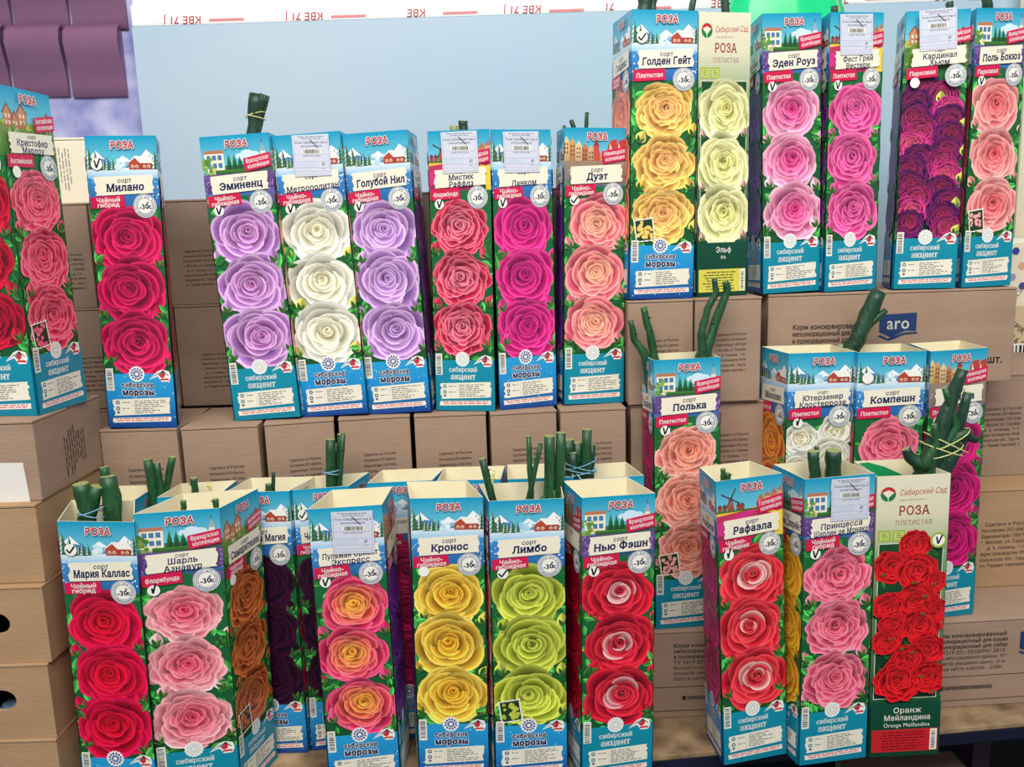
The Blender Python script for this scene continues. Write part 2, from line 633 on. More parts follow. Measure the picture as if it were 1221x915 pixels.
def scene_german(S, rnd):
    for k in range(7):
        x = -.02 + k * .10
        t = .12 + .032 * k
        c = ((225, 190, 130), (205, 150, 95), (230, 200, 150), (190, 120, 80), (215, 170, 120), (200, 90, 70), (220, 160, 110))[k]
        S.poly([(x, t + .08), (x + .05, t), (x + .10, t + .08), (x + .10, .56), (x, .56)], [c, mul(c, 1.05), c, mul(c, .75), mul(c, .75)])
        for y in (t + .10, t + .16, t + .22):
            S.rect(x + .02, y, x + .04, y + .035, (90, 70, 60))
            S.rect(x + .06, y, x + .08, y + .035, (90, 70, 60))
    S.rect(.47, .26, .56, .50, (190, 80, 64))
    S.poly([(.465, .26), (.515, .16), (.565, .26)], (150, 56, 50))
    for x in (.70, .84):
        S.poly([(x, .50), (x, .26), (x + .05, .18), (x + .15, .16), (x + .16, .50)], (186, 66, 58))
        S.poly([(x + .02, .34), (x + .04, .22), (x + .08, .34)], (235, 214, 180))
    S.rect(0, .48, 1, .84, (150, 130, 110), (120, 110, 110))
    for k in range(30):
        S.disc(rnd.uniform(0, 1), rnd.uniform(.50, .86), .014, mixc((190, 60, 90), (230, 200, 180), rnd.random()), 6)


def scene_english(S, rnd):
    S.rect(0, .42, 1, .90, (120, 150, 60), (50, 110, 50))
    for x, w, t in ((.06, .17, .22), (.21, .13, .30), (.32, .18, .20), (.80, .20, .26)):
        S.poly([(x, t + .10), (x + w / 2, t), (x + w, t + .10), (x + w, .50), (x, .50)], [(205, 140, 95), (214, 150, 105), (196, 128, 88), (170, 104, 74), (180, 110, 78)])
        S.poly([(x - .02, t + .12), (x + w / 2, t - .02), (x + w + .02, t + .12), (x + w - .01, t + .12), (x + w / 2, t + .02), (x + .01, t + .12)], (140, 84, 66))
        for y in (t + .12, t + .20):
            S.rect(x + w * .25, y, x + w * .42, y + .05, (236, 226, 200))
            S.rect(x + w * .58, y, x + w * .75, y + .05, (236, 226, 200))
    for k in range(40):
        S.disc(rnd.uniform(0, 1), rnd.uniform(.42, .60), rnd.uniform(.012, .035), mixc((70, 130, 50), (190, 200, 90), rnd.random()), 7)
    for k in range(16):
        S.disc(rnd.uniform(0, 1), rnd.uniform(.55, .95), rnd.uniform(.02, .05), mixc((60, 110, 60), (140, 170, 80), rnd.random()), 7)


SCENES = {'m': scene_winter, 'fr': scene_french, 'nl': scene_dutch, 'de': scene_german, 'en': scene_english}
FLAGS = {'fr': 'Французская', 'nl': 'Голландская', 'de': 'Немецкая', 'en': 'Английская'}
VMAX = 0.352 / 0.084


def ragged(S, u0, u1, vl0, vr0, vl1, vr1, col, rnd, amp=.02, n=7):
    L = [(u0 + (rnd.uniform(-amp, amp) if 0 < i < n else 0), vl0 + (vl1 - vl0) * i / n) for i in range(n + 1)]
    Rr = [(u1 + (rnd.uniform(-amp, amp) if 0 < i < n else 0), vr0 + (vr1 - vr0) * i / n) for i in range(n + 1)]
    S.grid([L, Rr], [[col] * (n + 1)] * 2)


def barcode(S, u0, v0, u1, v1, rnd, vertical=True):
    S.rect(u0, v0, u1, v1, (236, 234, 224))
    a, b = (v0, v1) if vertical else (u0, u1)
    pad = (b - a) * .08
    x = a + pad
    while x < b - pad:
        w = rnd.choice((.006, .010, .016)) * (1 if vertical else 1.4)
        if vertical:
            S.poly([(u0 + .015, x), (u1 - .02, x), (u1 - .02, x + w), (u0 + .015, x + w)], (40, 40, 50), False)
        else:
            S.poly([(x, v0 + .01), (x + w, v0 + .01), (x + w, v1 - .01), (x, v1 - .01)], (40, 40, 50), False)
        x += w + rnd.choice((.008, .012))
    S.L += 1


def bird(S, u, v):
    S.poly([(u - .16, v + .07), (u - .03, v - .055), (u + .04, v - .08), (u + .14, v - .055), (u + .16, v + .03), (u + .13, v + .10), (u + .02, v + .10), (u - .03, v + .02)], (242, 240, 235))
    S.poly([(u - .14, v + .055), (u - .03, v - .01), (u - .01, v - .045), (u - .05, v - .01)], (30, 30, 40))
    S.disc(u + .035, v - .005, .045, (204, 44, 62), 12, .05)
    S.poly([(u - .03, v - .005), (u + .02, v - .05), (u + .05, v - .05), (u + .0, v + .015)], (110, 116, 130))
    S.disc(u + .05, v - .05, .018, (30, 30, 40), 8)
    S.poly([(u + .07, v - .05), (u + .13, v + .005), (u + .125, v + .012), (u + .06, v - .035)], (60, 50, 40))
    for k in range(5):
        S.disc(u + .02 + k * .024, v + .068 - .006 * (k % 2), .016, (198, 34, 44), 8)


def snow_rosette(S, u, v, dark):
    n = 16
    pts = []
    for i in range(n * 2):
        r = .122 if i % 2 else .108
        pts.append((u + r * math.cos(math.pi * i / n), v + r * math.sin(math.pi * i / n)))
    S.poly(pts, (240, 240, 236))
    c1 = (58, 74, 150) if dark else (205, 212, 208)
    for i in range(12):
        a = 2 * math.pi * i / 12
        for (r0, r1, w) in ((.02, .06, .012), (.055, .098, .018)):
            am = a + (.26 if r0 > .04 else 0)
            c, s = math.cos(am), math.sin(am)
            rm = (r0 + r1) / 2
            S.poly([(u + r0 * c, v + r0 * s), (u + rm * c - w * s, v + rm * s + w * c), (u + r1 * c, v + r1 * s), (u + rm * c + w * s, v + rm * s - w * c)], c1, False)
    S.L += 1
    S.disc(u, v, .014, (240, 240, 236), 8)


def hardy_badge(S, u, v, r=.165):
    S.disc(u, v, r, (226, 230, 226), 28)
    S.ring(u, v, r * .95, r * .90, (70, 84, 130), 28)
    S.ring(u, v, r * .66, r * .62, (70, 84, 130), 28)
    S.disc(u, v, r * .61, (240, 238, 226), 24)
    for i, ch in enumerate('проверено для сибири'):
        a = math.radians(-205 + i * 12.0)
        if ch != ' ':
            S.text(ch, u + r * .78 * math.cos(a), v + r * .78 * math.sin(a), r * .15, (40, 54, 100), rot=a + math.pi / 2, bold=.03)
    for i in range(11):
        a = math.radians(140 - i * 10)
        c, s = math.cos(a), math.sin(a)
        S.poly([(u + r * .72 * c - .008 * s, v + r * .72 * s + .008 * c), (u + r * .84 * c - .008 * s, v + r * .84 * s + .008 * c), (u + r * .84 * c + .008 * s, v + r * .84 * s - .008 * c), (u + r * .72 * c + .008 * s, v + r * .72 * s - .008 * c)], (90, 100, 140), False)
    S.L += 1
    S.text('-30', u - r * .10, v + r * .06, r * .42, (24, 36, 96), rot=-.10, bold=.05)
    S.text('c', u + r * .40, v + r * .03, r * .40, (24, 36, 96), rot=-.10, bold=.05)
    S.ring(u + r * .24, v - r * .26, r * .10, r * .035, (24, 36, 96), 10)


def tick(S, u, v, style, rnd, r=.075):
    S.disc(u, v, r, (240, 240, 232), 18)
    if not style:
        return
    k = (20, 24, 40)
    if style == 'v':
        P = [(-.03, -.05), (-.005, .055), (.05, -.075)]
    elif style == 'c':
        P = [(-.055, -.005), (-.015, .045), (.055, -.05)]
    else:
        P = [(-.02, -.035), (-.01, .04), (.03, -.10)]
    w = .012
    for (x0, y0), (x1, y1) in zip(P, P[1:]):
        d = math.hypot(x1 - x0, y1 - y0)
        nx, ny = -(y1 - y0) / d * w, (x1 - x0) / d * w
        S.poly([(u + x0 + nx, v + y0 + ny), (u + x1 + nx, v + y1 + ny), (u + x1 - nx, v + y1 - ny), (u + x0 - nx, v + y0 - ny)], k)


def post_stamp(S, u, v, w, ang, pal, rnd):
    c, s = math.cos(ang), math.sin(ang)
    T = lambda x, y: (u + x * c - y * s, v + x * s + y * c)
    pts = []
    h = w * 1.12
    n = 9
    for (x0, y0, x1, y1) in ((-w, -h, w, -h), (w, -h, w, h), (w, h, -w, h), (-w, h, -w, -h)):
        for i in range(n):
            t = i / n
            o = .94 if i % 2 else 1.02
            pts.append(T((x0 + (x1 - x0) * t) * o, (y0 + (y1 - y0) * t) * o))
    S.poly(pts, (240, 238, 226))
    S.poly([T(-w * .86, -h * .88), T(w * .86, -h * .88), T(w * .86, h * .88), T(-w * .86, h * .88)], (30, 60, 40))
    for k in range(26):
        x, y = rnd.uniform(-.7, .7) * w, rnd.uniform(-.7, .75) * h
        p = T(x, y)
        S.disc(p[0], p[1], rnd.uniform(.018, .034), mixc(pal[1], pal[0], rnd.random()), 7)


def cultivar_sheet(name, kind, tagline, pal, style, seed, check=('mid', 'v'), stamp=False, buds=None, white_heart=False, cluster=False, squash=.9):
    rnd = random.Random(seed)
    S = Sheet()
    S.clip = (0.0, 1.0, 0.0, VMAX)
    frost = kind == 'm'
    S.rect(0, 0, 1, .50, (0, 150, 190), (118, 204, 224))
    SCENES[kind](S, rnd)
    if frost:
        S.rect(0, .58, 1, 1.15, (60, 140, 205), (16, 74, 140))
        for k in range(22):
            S.disc(rnd.choice((rnd.uniform(0, .12), rnd.uniform(.9, 1))), rnd.uniform(.56, 1.0), rnd.uniform(.006, .014), (215, 235, 248), 6)
    else:
        pass
    S.new()
    foliage(S, .98 if frost else .86, 3.45, (26, 104, 56), rnd, 110, (70, 172, 76))
    if not frost and kind in ('fr',):
        S.rect(.62, .86, 1, 1.0, (104, 84, 140), (60, 90, 80))
    # flowers
    B = buds or (((226, 216, 110), (200, 200, 90)) if pal is PAL['white'] else (pal[1], pal[0]))
    if cluster is True:
        spots = []
        for k in range(11):
            spots += [(.20 + rnd.uniform(-.06, .14), 1.18 + k * .20, rnd.uniform(.24, .32)), (.76 + rnd.uniform(-.14, .06), 1.26 + k * .20, rnd.uniform(.24, .32))]
        dark = ((112, 24, 110), (70, 12, 84), (30, 6, 56), (190, 50, 80), (60, 6, 50))
        bright = ((226, 60, 150), (176, 24, 116), (90, 8, 76), (236, 110, 120), (140, 16, 70))
        for i, (x, y, r) in enumerate(spots):
            rose(S, x, y, r, (dark, pal, dark, bright, dark)[i % 5], style, seed * 31 + i, squash)
            if i % 4 == 1:
                bud(S, x + rnd.uniform(-.1, .3), y + .1, .19, -1.5 + rnd.uniform(-.5, .5), (190, 200, 90))
    else:
        few = ((.24, 1.30, .28), (.78, 1.22, .27), (.68, 1.62, .36), (.22, 1.78, .31), (.76, 2.10, .30), (.30, 2.30, .33), (.74, 2.62, .33), (.28, 2.86, .32), (.72, 3.10, .28))
        for i, (x, y, r) in enumerate(few if cluster == 'few' else ((.51, 1.42, .475), (.49, 2.17, .485), (.51, 2.94, .49))):
            rose(S, x + rnd.uniform(-.03, .03), y, r, pal, style, seed * 17 + i * 3, squash, (244, 214, 206) if white_heart else None)
    if not cluster:
        for k in range(6):
            sd = .08 if k % 2 else .92
            bud(S, sd + rnd.uniform(-.05, .05), (1.86, 2.62, 3.24)[k // 2] + rnd.uniform(-.08, .06), .21, -math.pi / 2 + rnd.uniform(-.6, .6), mixc(B[0], B[1], rnd.random()))
        for k in range(10):
            leaf(S, rnd.choice((.02, .98)), rnd.choice((1.78, 2.55, 3.28)) + rnd.uniform(-.14, .14), .16, rnd.uniform(0, 6.28), mul((70, 170, 76), rnd.uniform(.6, 1.2)))
    if stamp:
        post_stamp(S, .22, 3.15, .155, -.12, pal, rnd)
    # name board, red tag, flag
    if not frost:
        S.poly([(.60, .34), (1.0, .27), (1.0, .46), (.62, .53)], (204, 26, 78))
        S.text(FLAGS[kind], .80, .355, .062, (250, 240, 240), .34, -.17, .035, .12, .05)
        S.text('коллекция', .81, .435, .058, (250, 240, 240), .32, -.17, .035, .12, .05)
    ragged(S, .10, .93, .565, .53, .825, .785, (236, 230, 210), rnd)
    ink = (22, 40, 98)
    two = '|' in name and not name.startswith('|')
    S.text('сорт', .52, .592 if two else .610, .050 if two else .062, (40, 50, 90), None, -.05, .03, .12, .10)
    lines = name.split('|')
    if len(lines) == 1:
        S.text(lines[0], .52, .705, .100, ink, .74, -.045, .055, .10, .12)
    elif name:
        S.text(lines[0], .52, .668, .078, ink, .76, -.045, .036, .10, .10)
        S.text(lines[1], .52, .764, .078, ink, .78, -.045, .036, .10, .10)
    S.poly([(.02, .845), (.50, .815), (.51, .975), (.02, 1.005)], (206, 26, 76))
    tl = tagline.split('|')
    for i, t in enumerate(tl):
        S.text(t, .265, (.912 if len(tl) == 1 else .880 + .068 * i), .064, (250, 240, 240), .40, -.06, .045, .10, .05)
    hardy_badge(S, .79, .965)
    if check[0] == 'top':
        tick(S, .15, .385, check[1], rnd, .082)
    elif check[0] == 'mid':
        tick(S, .16, 1.055, check[1], rnd)
    S.text('РОЗА', .52, .125, .098, (204, 40, 54), .33, -.02, .03, .10, .11, (250, 242, 240), .11)
    # foot of the box
    if frost:
        S.rect(0, 3.38, 1, 3.75, (38, 158, 214), (30, 140, 206))
        S.rect(0, 3.75, 1, VMAX, (30, 140, 206), (20, 62, 140))
        for k in range(36):
            S.disc(rnd.uniform(0, 1), rnd.uniform(3.42, 4.15), rnd.uniform(.004, .011), (190, 226, 245), 6)
    else:
        S.rect(0, 3.40, 1, VMAX, (14, 142, 168), (10, 128, 156))
    barcode(S, .015, 3.30, .125, 3.63, rnd)
    snow_rosette(S, .47, 3.385, frost)
    bird(S, .81, 3.40)
    c, halo = ((26, 34, 92), (240, 242, 244)) if frost else ((238, 242, 240), None)
    S.text('сибирские' if frost else 'сибирский', .47, 3.545, .072, c, .47, 0, .035, 0, .09, halo, .10)
    S.text('морозы' if frost else 'акцент', .47, 3.655, .088, c, .47, 0, .05, 0, .10, halo, .10)
    ragged(S, .09, .93, 3.765, 3.735, 4.01, 3.975, (234, 230, 212), rnd)
    S.rect(.365, 3.775, .368, 3.975, (150, 150, 150))
    for y in (3.81, 3.90):
        S.ring(.155, y, .030, .014, (30, 66, 120) if frost else (20, 110, 130), 12)
        S.words(.22, y - .008, .34, .016, (150, 150, 150), rnd)
    S.poly([(.13, 3.945), (.18, 3.945), (.165, 3.975), (.145, 3.975)], (30, 66, 120))
    for k in range(7):
        S.words(.40, 3.785 + k * .029, rnd.uniform(.62, .88), .013, (120, 124, 126), rnd, -.03)
    ragged(S, .07, .93, 4.045, 4.025, 4.115, 4.095, (238, 232, 222), rnd, .012, 4)
    S.words(.11, 4.052, .89, .014, (210, 80, 90), rnd, -.02)
    S.words(.13, 4.080, .87, .014, (210, 80, 90), rnd, -.02)
    return S


def garden_sheet(pal, style, seed, names, panel, ptext, cluster, check):
    """cream and green box of the other grower"""
    rnd = random.Random(seed)
    S = Sheet()
    S.clip = (0.0, 1.0, 0.0, VMAX)
    S.grid([[(0, 0), (1, 0)], [(0, .55), (1, .55)], [(0, 1.3), (1, 1.3)], [(0, 3.5), (1, 3.5)], [(0, VMAX), (1, VMAX)]],
           [[(224, 220, 196)] * 2, [(214, 212, 184)] * 2, [(110, 150, 100)] * 2, [(20, 78, 52)] * 2, [(14, 62, 44)] * 2])
    S.disc(.16, .26, .105, (24, 118, 70), 24)
    S.poly([(.055, .25), (.08, .19), (.12, .165), (.20, .165), (.24, .19), (.265, .25), (.16, .235)], (190, 40, 46))
    S.poly([(.08, .235), (.16, .20), (.24, .235), (.165, .31), (.15, .31)], (236, 226, 200))
    S.poly([(.15, .25), (.17, .25), (.165, .37), (.155, .37)], (224, 220, 196))
    S.text('Сибирский Сад', .63, .235, .085, (176, 26, 40), .64, -.03, .005, .32)
    S.text('www.sibsad-nsk.ru', .50, .345, .036, (150, 100, 90), .36, -.02)
    S.text('РОЗА', .52, .50, .13, (160, 24, 44), .42, 0, .02, 0, .12)
    S.text('ПЛЕТИСТАЯ', .52, .675, .070, (150, 80, 84), .50, 0, .0, 0, .05)
    for x in (.04, .24):
        S.rect(x, .78, x + .17, .94, (150, 176, 60))
        S.rect(x + .02, .80, x + .15, .92, (190, 204, 110))
        for k in range(3):
            S.words(x + .05, .82 + k * .03, x + .13, .012, (110, 130, 50), rnd)
    S.rect(.05, .97, .95, 3.32, (226, 226, 206))
    S.rect(.06, .98, .94, 3.31, (24, 74, 40), (14, 54, 36))
    for k in range(60):
        leaf(S, rnd.uniform(.08, .9), rnd.uniform(1.05, 3.2), rnd.uniform(.10, .2), rnd.uniform(0, 6.28), mul((46, 118, 54), rnd.uniform(.5, 1.2)))
    if cluster:
        for i, (x, y, r) in enumerate(((.56, 1.0, .20), (.24, 1.32, .24), (.62, 1.40, .27), (.86, 1.55, .15), (.60, 1.82, .28), (.20, 1.88, .20), (.90, 1.98, .17),
                                       (.30, 2.20, .22), (.66, 2.20, .26), (.20, 2.42, .20), (.78, 2.55, .24), (.52, 2.72, .24), (.40, 3.02, .31), (.80, 2.98, .24))):
            rose(S, x, y, r * 1.12, pal, style, seed * 13 + i)
        for k in range(10):
            bud(S, rnd.uniform(.05, .95), rnd.uniform(1.2, 3.3), .10, rnd.uniform(-2, -1), pal[1])
    else:
        for i, (x, y, r) in enumerate(((.52, 1.42, .50), (.50, 2.20, .52), (.50, 2.95, .53))):
            rose(S, x, y, r, pal, style, seed * 13 + i)
            bud(S, .9, y + .38, .16, -1.5, (216, 150, 160))
            bud(S, .1, y + .40, .16, -1.7, (226, 170, 160))
    if check:
        tick(S, .85, .93, 'v', rnd, .115)
        S.L -= 2
        S.disc(.85, .93, .115, (150, 178, 60), 18)
        S.L += 3
        tick(S, .85, .93, 'v', rnd, .085)
    S.rect(0, 3.36, 1, VMAX, (16, 74, 54), (12, 62, 46))
    for i, (t, h) in enumerate(names):
        S.text(t, .52, 3.47 + i * .115, h, (238, 236, 224), .66, 0, .02 if i < len(names) - 1 else 0, 0, .05 if i < len(names) - 1 else 0)
    S.rect(.03, 3.77, .97, 4.12, panel)
    S.rect(.86, 3.78, .96, 4.11, (236, 234, 224))
    barcode(S, .865, 3.79, .955, 4.10, rnd)
    for k in range(7):
        S.words(.10 + rnd.uniform(0, .1), 3.81 + k * .043, .80 - rnd.uniform(0, .1), .018, ptext, rnd)
    return S


# palettes: (outer edge, outer mid, outer deep, core edge, core deep)
PAL = dict(
    crimson=((222, 40, 104), (176, 14, 66), (96, 4, 36), (196, 30, 90), (84, 0, 34)),
    lilac=((222, 182, 228), (176, 122, 196), (120, 72, 150), (206, 150, 206), (128, 44, 120)),
    lilac2=((220, 184, 230), (180, 130, 202), (124, 84, 160), (206, 164, 218), (116, 70, 150)),
    white=((246, 246, 238), (226, 226, 212), (150, 160, 140), (246, 240, 206), (200, 184, 120)),
    ruffred=((236, 110, 130), (206, 30, 70), (130, 8, 40), (240, 150, 166), (150, 10, 56)),
    magenta=((230, 70, 150), (204, 24, 116), (124, 6, 70), (214, 40, 130), (104, 2, 70)),
    peachpink=((248, 160, 160), (236, 100, 124), (176, 40, 80), (250, 196, 150), (226, 110, 90)),
    yellow=((252, 222, 130), (240, 190, 84), (176, 116, 40), (250, 190, 120), (206, 110, 60)),
    lemon=((246, 226, 110), (226, 186, 60), (150, 104, 20), (244, 184, 40), (176, 92, 14)),
    cream=((244, 242, 196), (226, 226, 160), (160, 166, 100), (240, 236, 150), (180, 176, 80)),
    pinkcup=((250, 196, 216), (240, 150, 186), (200, 80, 130), (232, 76, 144), (160, 16, 84)),
    pink=((240, 120, 176), (224, 70, 140), (150, 24, 90), (236, 110, 170), (150, 20, 90)),
    plum=((176, 40, 110), (110, 14, 84), (44, 6, 52), (206, 70, 110), (90, 6, 50)),
    blush=((250, 188, 180), (242, 146, 146), (196, 84, 90), (240, 110, 112), (180, 44, 56)),
    coral=((248, 130, 150), (232, 72, 104), (170, 20, 54), (244, 110, 130), (170, 20, 56)),
    darkred=((196, 20, 54), (150, 8, 36), (70, 0, 18), (170, 14, 44), (64, 0, 16)),
    peach=((252, 190, 176), (244, 152, 140), (206, 90, 84), (246, 150, 120), (206, 80, 64)),
    rosepink=((250, 150, 170), (240, 104, 136), (186, 40, 80), (244, 120, 140), (190, 40, 70)),
    fuchsia=((222, 40, 130), (190, 14, 100), (104, 4, 60), (206, 26, 110), (96, 0, 56)),
    orange=((246, 170, 60), (232, 110, 40), (170, 40, 30), (248, 170, 60), (206, 70, 30)),
    salmon=((250, 170, 130), (240, 120, 96), (190, 70, 60), (246, 140, 110), (206, 70, 60)),
    black=((62, 8, 46), (34, 4, 34), (12, 2, 24), (54, 6, 40), (12, 0, 18)),
    express=((240, 90, 140), (216, 36, 96), (130, 10, 56), (252, 200, 70), (226, 110, 30)),
    lime=((206, 214, 90), (166, 182, 50), (92, 110, 20), (196, 206, 80), (96, 110, 20)),
    redwhite=((224, 40, 60), (196, 18, 46), (104, 4, 24), (226, 60, 76), (110, 4, 26)),
    rafred=((240, 74, 84), (222, 36, 54), (140, 8, 28), (236, 80, 84), (150, 8, 30)),
    palepink=((250, 192, 196), (244, 156, 166), (206, 96, 108), (240, 96, 120), (180, 24, 56)),
    mariared=((232, 24, 92), (206, 8, 56), (118, 0, 26), (226, 20, 40), (140, 0, 14)),
    bronze=((214, 130, 64), (180, 86, 44), (104, 40, 26), (206, 110, 60), (120, 50, 30)),
    golden2=((250, 196, 60), (232, 160, 36), (160, 90, 16), (248, 180, 50), (190, 100, 20)),
    scarlet=((232, 36, 44), (206, 12, 26), (116, 0, 12), (224, 40, 44), (130, 0, 12)),
    violet=((150, 90, 190), (104, 40, 140), (50, 10, 80), (130, 60, 160), (60, 10, 90)),
)
TH, CG, FB, PL, PK, EN = 'Чайно-|гибридная', 'Чайный|гибрид', 'Флорибунда', 'Плетистая', 'Парковая', 'Английская'
CULT = dict(
    milano=('Милано', 'm', CG, 'crimson', 'tea', 3, ('top', 'v')),
    eminents=('Эминенц', 'fr', TH, 'lilac', 'tea', 4, ('mid', 'v')),
    metropolitan=('|Метрополитан', 'm', TH, 'white', 'tea', 5, ('mid', 'v')),
    goluboy=('Голубой Нил', 'm', TH, 'lilac2', 'tea', 6, ('mid', 'v')),
    mistik=('Мистик|Раффлз', 'nl', FB, 'ruffred', 'ruffle', 7, ('mid', 'v')),
    lankom=('|Ланком', 'm', TH, 'magenta', 'tea', 8, ('mid', 'v')),
    duet=('Дуэт', 'de', TH, 'peachpink', 'cup', 9, ('mid', 'c')),
    golden=('Голден Гейт', 'm', PL, 'yellow', 'ruffle', 10, ('top', 'c'), True),
    eden=('Эден Роуз', 'fr', PL, 'pinkcup', 'cup', 11, ('mid', 'v')),
    fest=('Фест Грей|Вестерн', 'nl', PL, 'pink', 'cup', 12, ('mid', 'v')),
    kardinal=('Кардинал|Хьюм', 'en', PK, 'plum', 'ruffle', 13, ('mid', None)),
    bocuse=('Поль Бокюз', 'fr', PK, 'blush', 'cup', 14, ('mid', 'v'), True),
    marlou=('Кристофер|Марлоу', 'en', EN, 'coral', 'ruffle', 15, ('mid', None), True),
    marlou_front=('Вильям|Шекспир', 'en', EN, 'darkred', 'cup', 16, ('mid', None)),
    polka=('Полька', 'fr', PL, 'peach', 'ruffle', 17, ('mid', 'v'), True),
    polka_side=('Розариум', 'm', PL, 'fuchsia', 'tea', 18, ('none', None)),
    uter=('Ютерзенер|Клостеррозе', 'm', PL, 'white', 'cup', 19, ('mid', 'l')),
    uter_side=('Мюнхен', 'm', PL, 'orange', 'tea', 20, ('none', None)),
    kompeshn=('Компешн', 'm', PL, 'rosepink', 'ruffle', 21, ('top', None)),
    manita=('Манита', 'de', PL, 'fuchsia', 'cup', 22, ('mid', 'c')),
    magia=('Черная Магия', 'm', TH, 'black', 'tea', 23, ('none', None)),
    che=('Черный Принц', 'm', TH, 'black', 'tea', 24, ('top', 'c')),
    pullman=('Пульман Ориент|Экспресс', 'm', TH, 'express', 'cup', 25, ('mid', 'v')),
    pullman_side=('', 'de', TH, 'violet', 'tea', 26, ('none', None)),
    kronos=('Кронос', 'm', TH, 'lemon', 'tea', 27, ('mid', None)),
    limbo=('Лимбо', 'm', TH, 'lime', 'tea', 28, ('mid', 'c'), True),
    fashn=('Нью Фэшн', 'fr', TH, 'redwhite', 'tea', 29, ('mid', 'v')),
    rafaela=('Рафаэла', 'nl', TH, 'rafred', 'tea', 30, ('mid', 'l')),
    princess=('Принцесса|Шарлин де Монако', 'fr', CG, 'rosepink', 'ruffle', 31, ('mid', 'v')),
    princess_side=('Полина Джерейн', 'fr', CG, 'golden2', 'tea', 32, ('none', None)),
    maria=('Мария Каллас', 'm', CG, 'mariared', 'tea', 33, ('top', 'c')),
    sharl=('Шарль|Азнавур', 'fr', FB, 'palepink', 'ruffle', 34, ('mid', 'l')),
    sharl_side=('Самаритянин', 'en', CG, 'bronze', 'ruffle', 35, ('mid', None), True),
    golden_side=('Голдекс', 'm', CG, 'salmon', 'tea', 36, ('none', None)),
    plum_side=('Красавица|Севера', 'm', PK, 'violet', 'ruffle', 37, ('none', None)),
    red_side=('', 'de', TH, 'darkred', 'tea', 38, ('none', None)),
    plain=('', 'm', TH, 'crimson', 'tea', 39, ('none', None)),
    plain_fr=('', 'fr', TH, 'peach', 'tea', 40, ('none', None)),
)
_sheets = {}


def sheet(key):
    if key in _sheets:
        return _sheets[key]
    if key == 'elf':
        s = garden_sheet(PAL['cream'], 'cup', 50, [('Эльф', .085), ('Elfe', .05)], (214, 206, 84), (90, 90, 40), False, False)
    elif key == 'meilland':
        s = garden_sheet(PAL['scarlet'], 'ruffle', 51, [('Оранж', .085), ('Мейландина', .085), ('Orange Meillandina', .062)], (196, 34, 42), (120, 16, 24), True, True)
    else:
        c = CULT[key]
        s = cultivar_sheet(c[0], c[1], c[2], PAL[c[3]], c[4], c[5], c[6], len(c) > 7 and c[7],
                           white_heart=key in ('fashn', 'rafaela'), cluster='few' if key == 'uter' else key == 'kardinal')
    _sheets[key] = s
    return s


_smesh = {}


def sheet_mesh(key, width, height):
    k = (key, round(width, 3), round(height, 3))
    if k not in _smesh:
        _smesh[k] = sheet(key).mesh('print_' + key, width, height / VMAX, height)
    return _smesh[k]
# ------------------------------------------------------------------ the setting
FLOOR_Z = -0.75
M['wall'] = noise_mat('smooth_panel', (152, 184, 210), (176, 196, 212), 1.2, 0.45, 0.4)
M['stone'] = noise_mat('violet_stone_paper', (120, 122, 186), (200, 204, 234), 16, 0.8, 0.2, 8, bump=0.3, bscale=14)
M['floor'] = noise_mat('concrete', (58, 54, 52), (80, 76, 72), 6, 0.9, 0.1)
M['pvc'] = noise_mat('white_pvc', (236, 238, 240), (244, 245, 246), 3, 0.35, 0.4)
M['dust'] = noise_mat('dusty_board', (92, 74, 56), (176, 150, 118), 22, 0.9, 0.1, 9, bump=0.5, bscale=40)
M['rooftile'] = noise_mat('mauve_metal_tile', (150, 104, 140), (170, 124, 158), 3, 0.4, 0.5)

o = obj('floor', box_bm(-3, 3, -1.5, 2.2, FLOOR_Z - .05, FLOOR_Z), 'floor')
tag(o, kind='structure')
PX0 = at(164, 100, 1.5).x
PZ = at(440, 23, 1.5).z
bm = box_bm(PX0, 2.2, 1.50, 1.53, FLOOR_Z, PZ)
o = obj('wall_back', bm, 'wall')
tag(o, 'pale blue grey smooth panel standing behind all the boxes', kind='structure')
o = obj('wall_left', box_bm(-3, PX0 + .02, 1.535, 1.58, FLOOR_Z, 2.3), 'stone')
tag(o, 'violet stone-patterned wall behind the roof tile samples', kind='structure')

M['cream_wall'] = noise_mat('cream_board_wall', (214, 204, 176), (226, 217, 190), 2, .6, .3)
o = obj('wall_right', box_bm(.86, 2.2, 1.44, 1.47, FLOOR_Z, 2.3), 'cream_wall')
tag(o, 'pale cream panel at the right behind the end of the top row', kind='structure')

win = empty('window_1', (0.8, 1.53, PZ))
tag(win, 'bright white window with a film-covered sill bar above the panel', kind='structure')
bm = box_bm(PX0 - .8, 1.5, -.03, .05, .0, .035, .004)
obj('frame', bm, 'pvc', win)
bm = box_bm(PX0 - .8, PX0 - .8 + .06, -.02, .05, .035, 1.2, .004)
obj('frame', bm, 'pvc', win)
pm, nt, b = new_mat('daylit_pane', 0.3, 0.5)
b.inputs['Base Color'].default_value = lin((235, 240, 245))
b.inputs['Emission Color'].default_value = (0.93, 0.97, 1.0, 1)
b.inputs['Emission Strength'].default_value = 1.1
obj('pane', box_bm(PX0 - .8 + .06, 1.5, .02, .026, .035, 1.2), pm, win)
S = Sheet()
rnd = random.Random(5)
u = .03
while u < .97:
    s = rnd.choice(('ХУ КВЕ', 'КВЕ', 'Ru КВЕ', '71', 'КВЕ 71 |'))
    S.text(s, u, .009, .0040, (206, 60, 70), rot=math.pi if rnd.random() < .5 else 0, bold=.02, shear=.1)
    S.words(u + .015, .008 + rnd.uniform(0, .002), u + .035, .0014, (214, 130, 134), rnd)
    u += rnd.uniform(.045, .075)
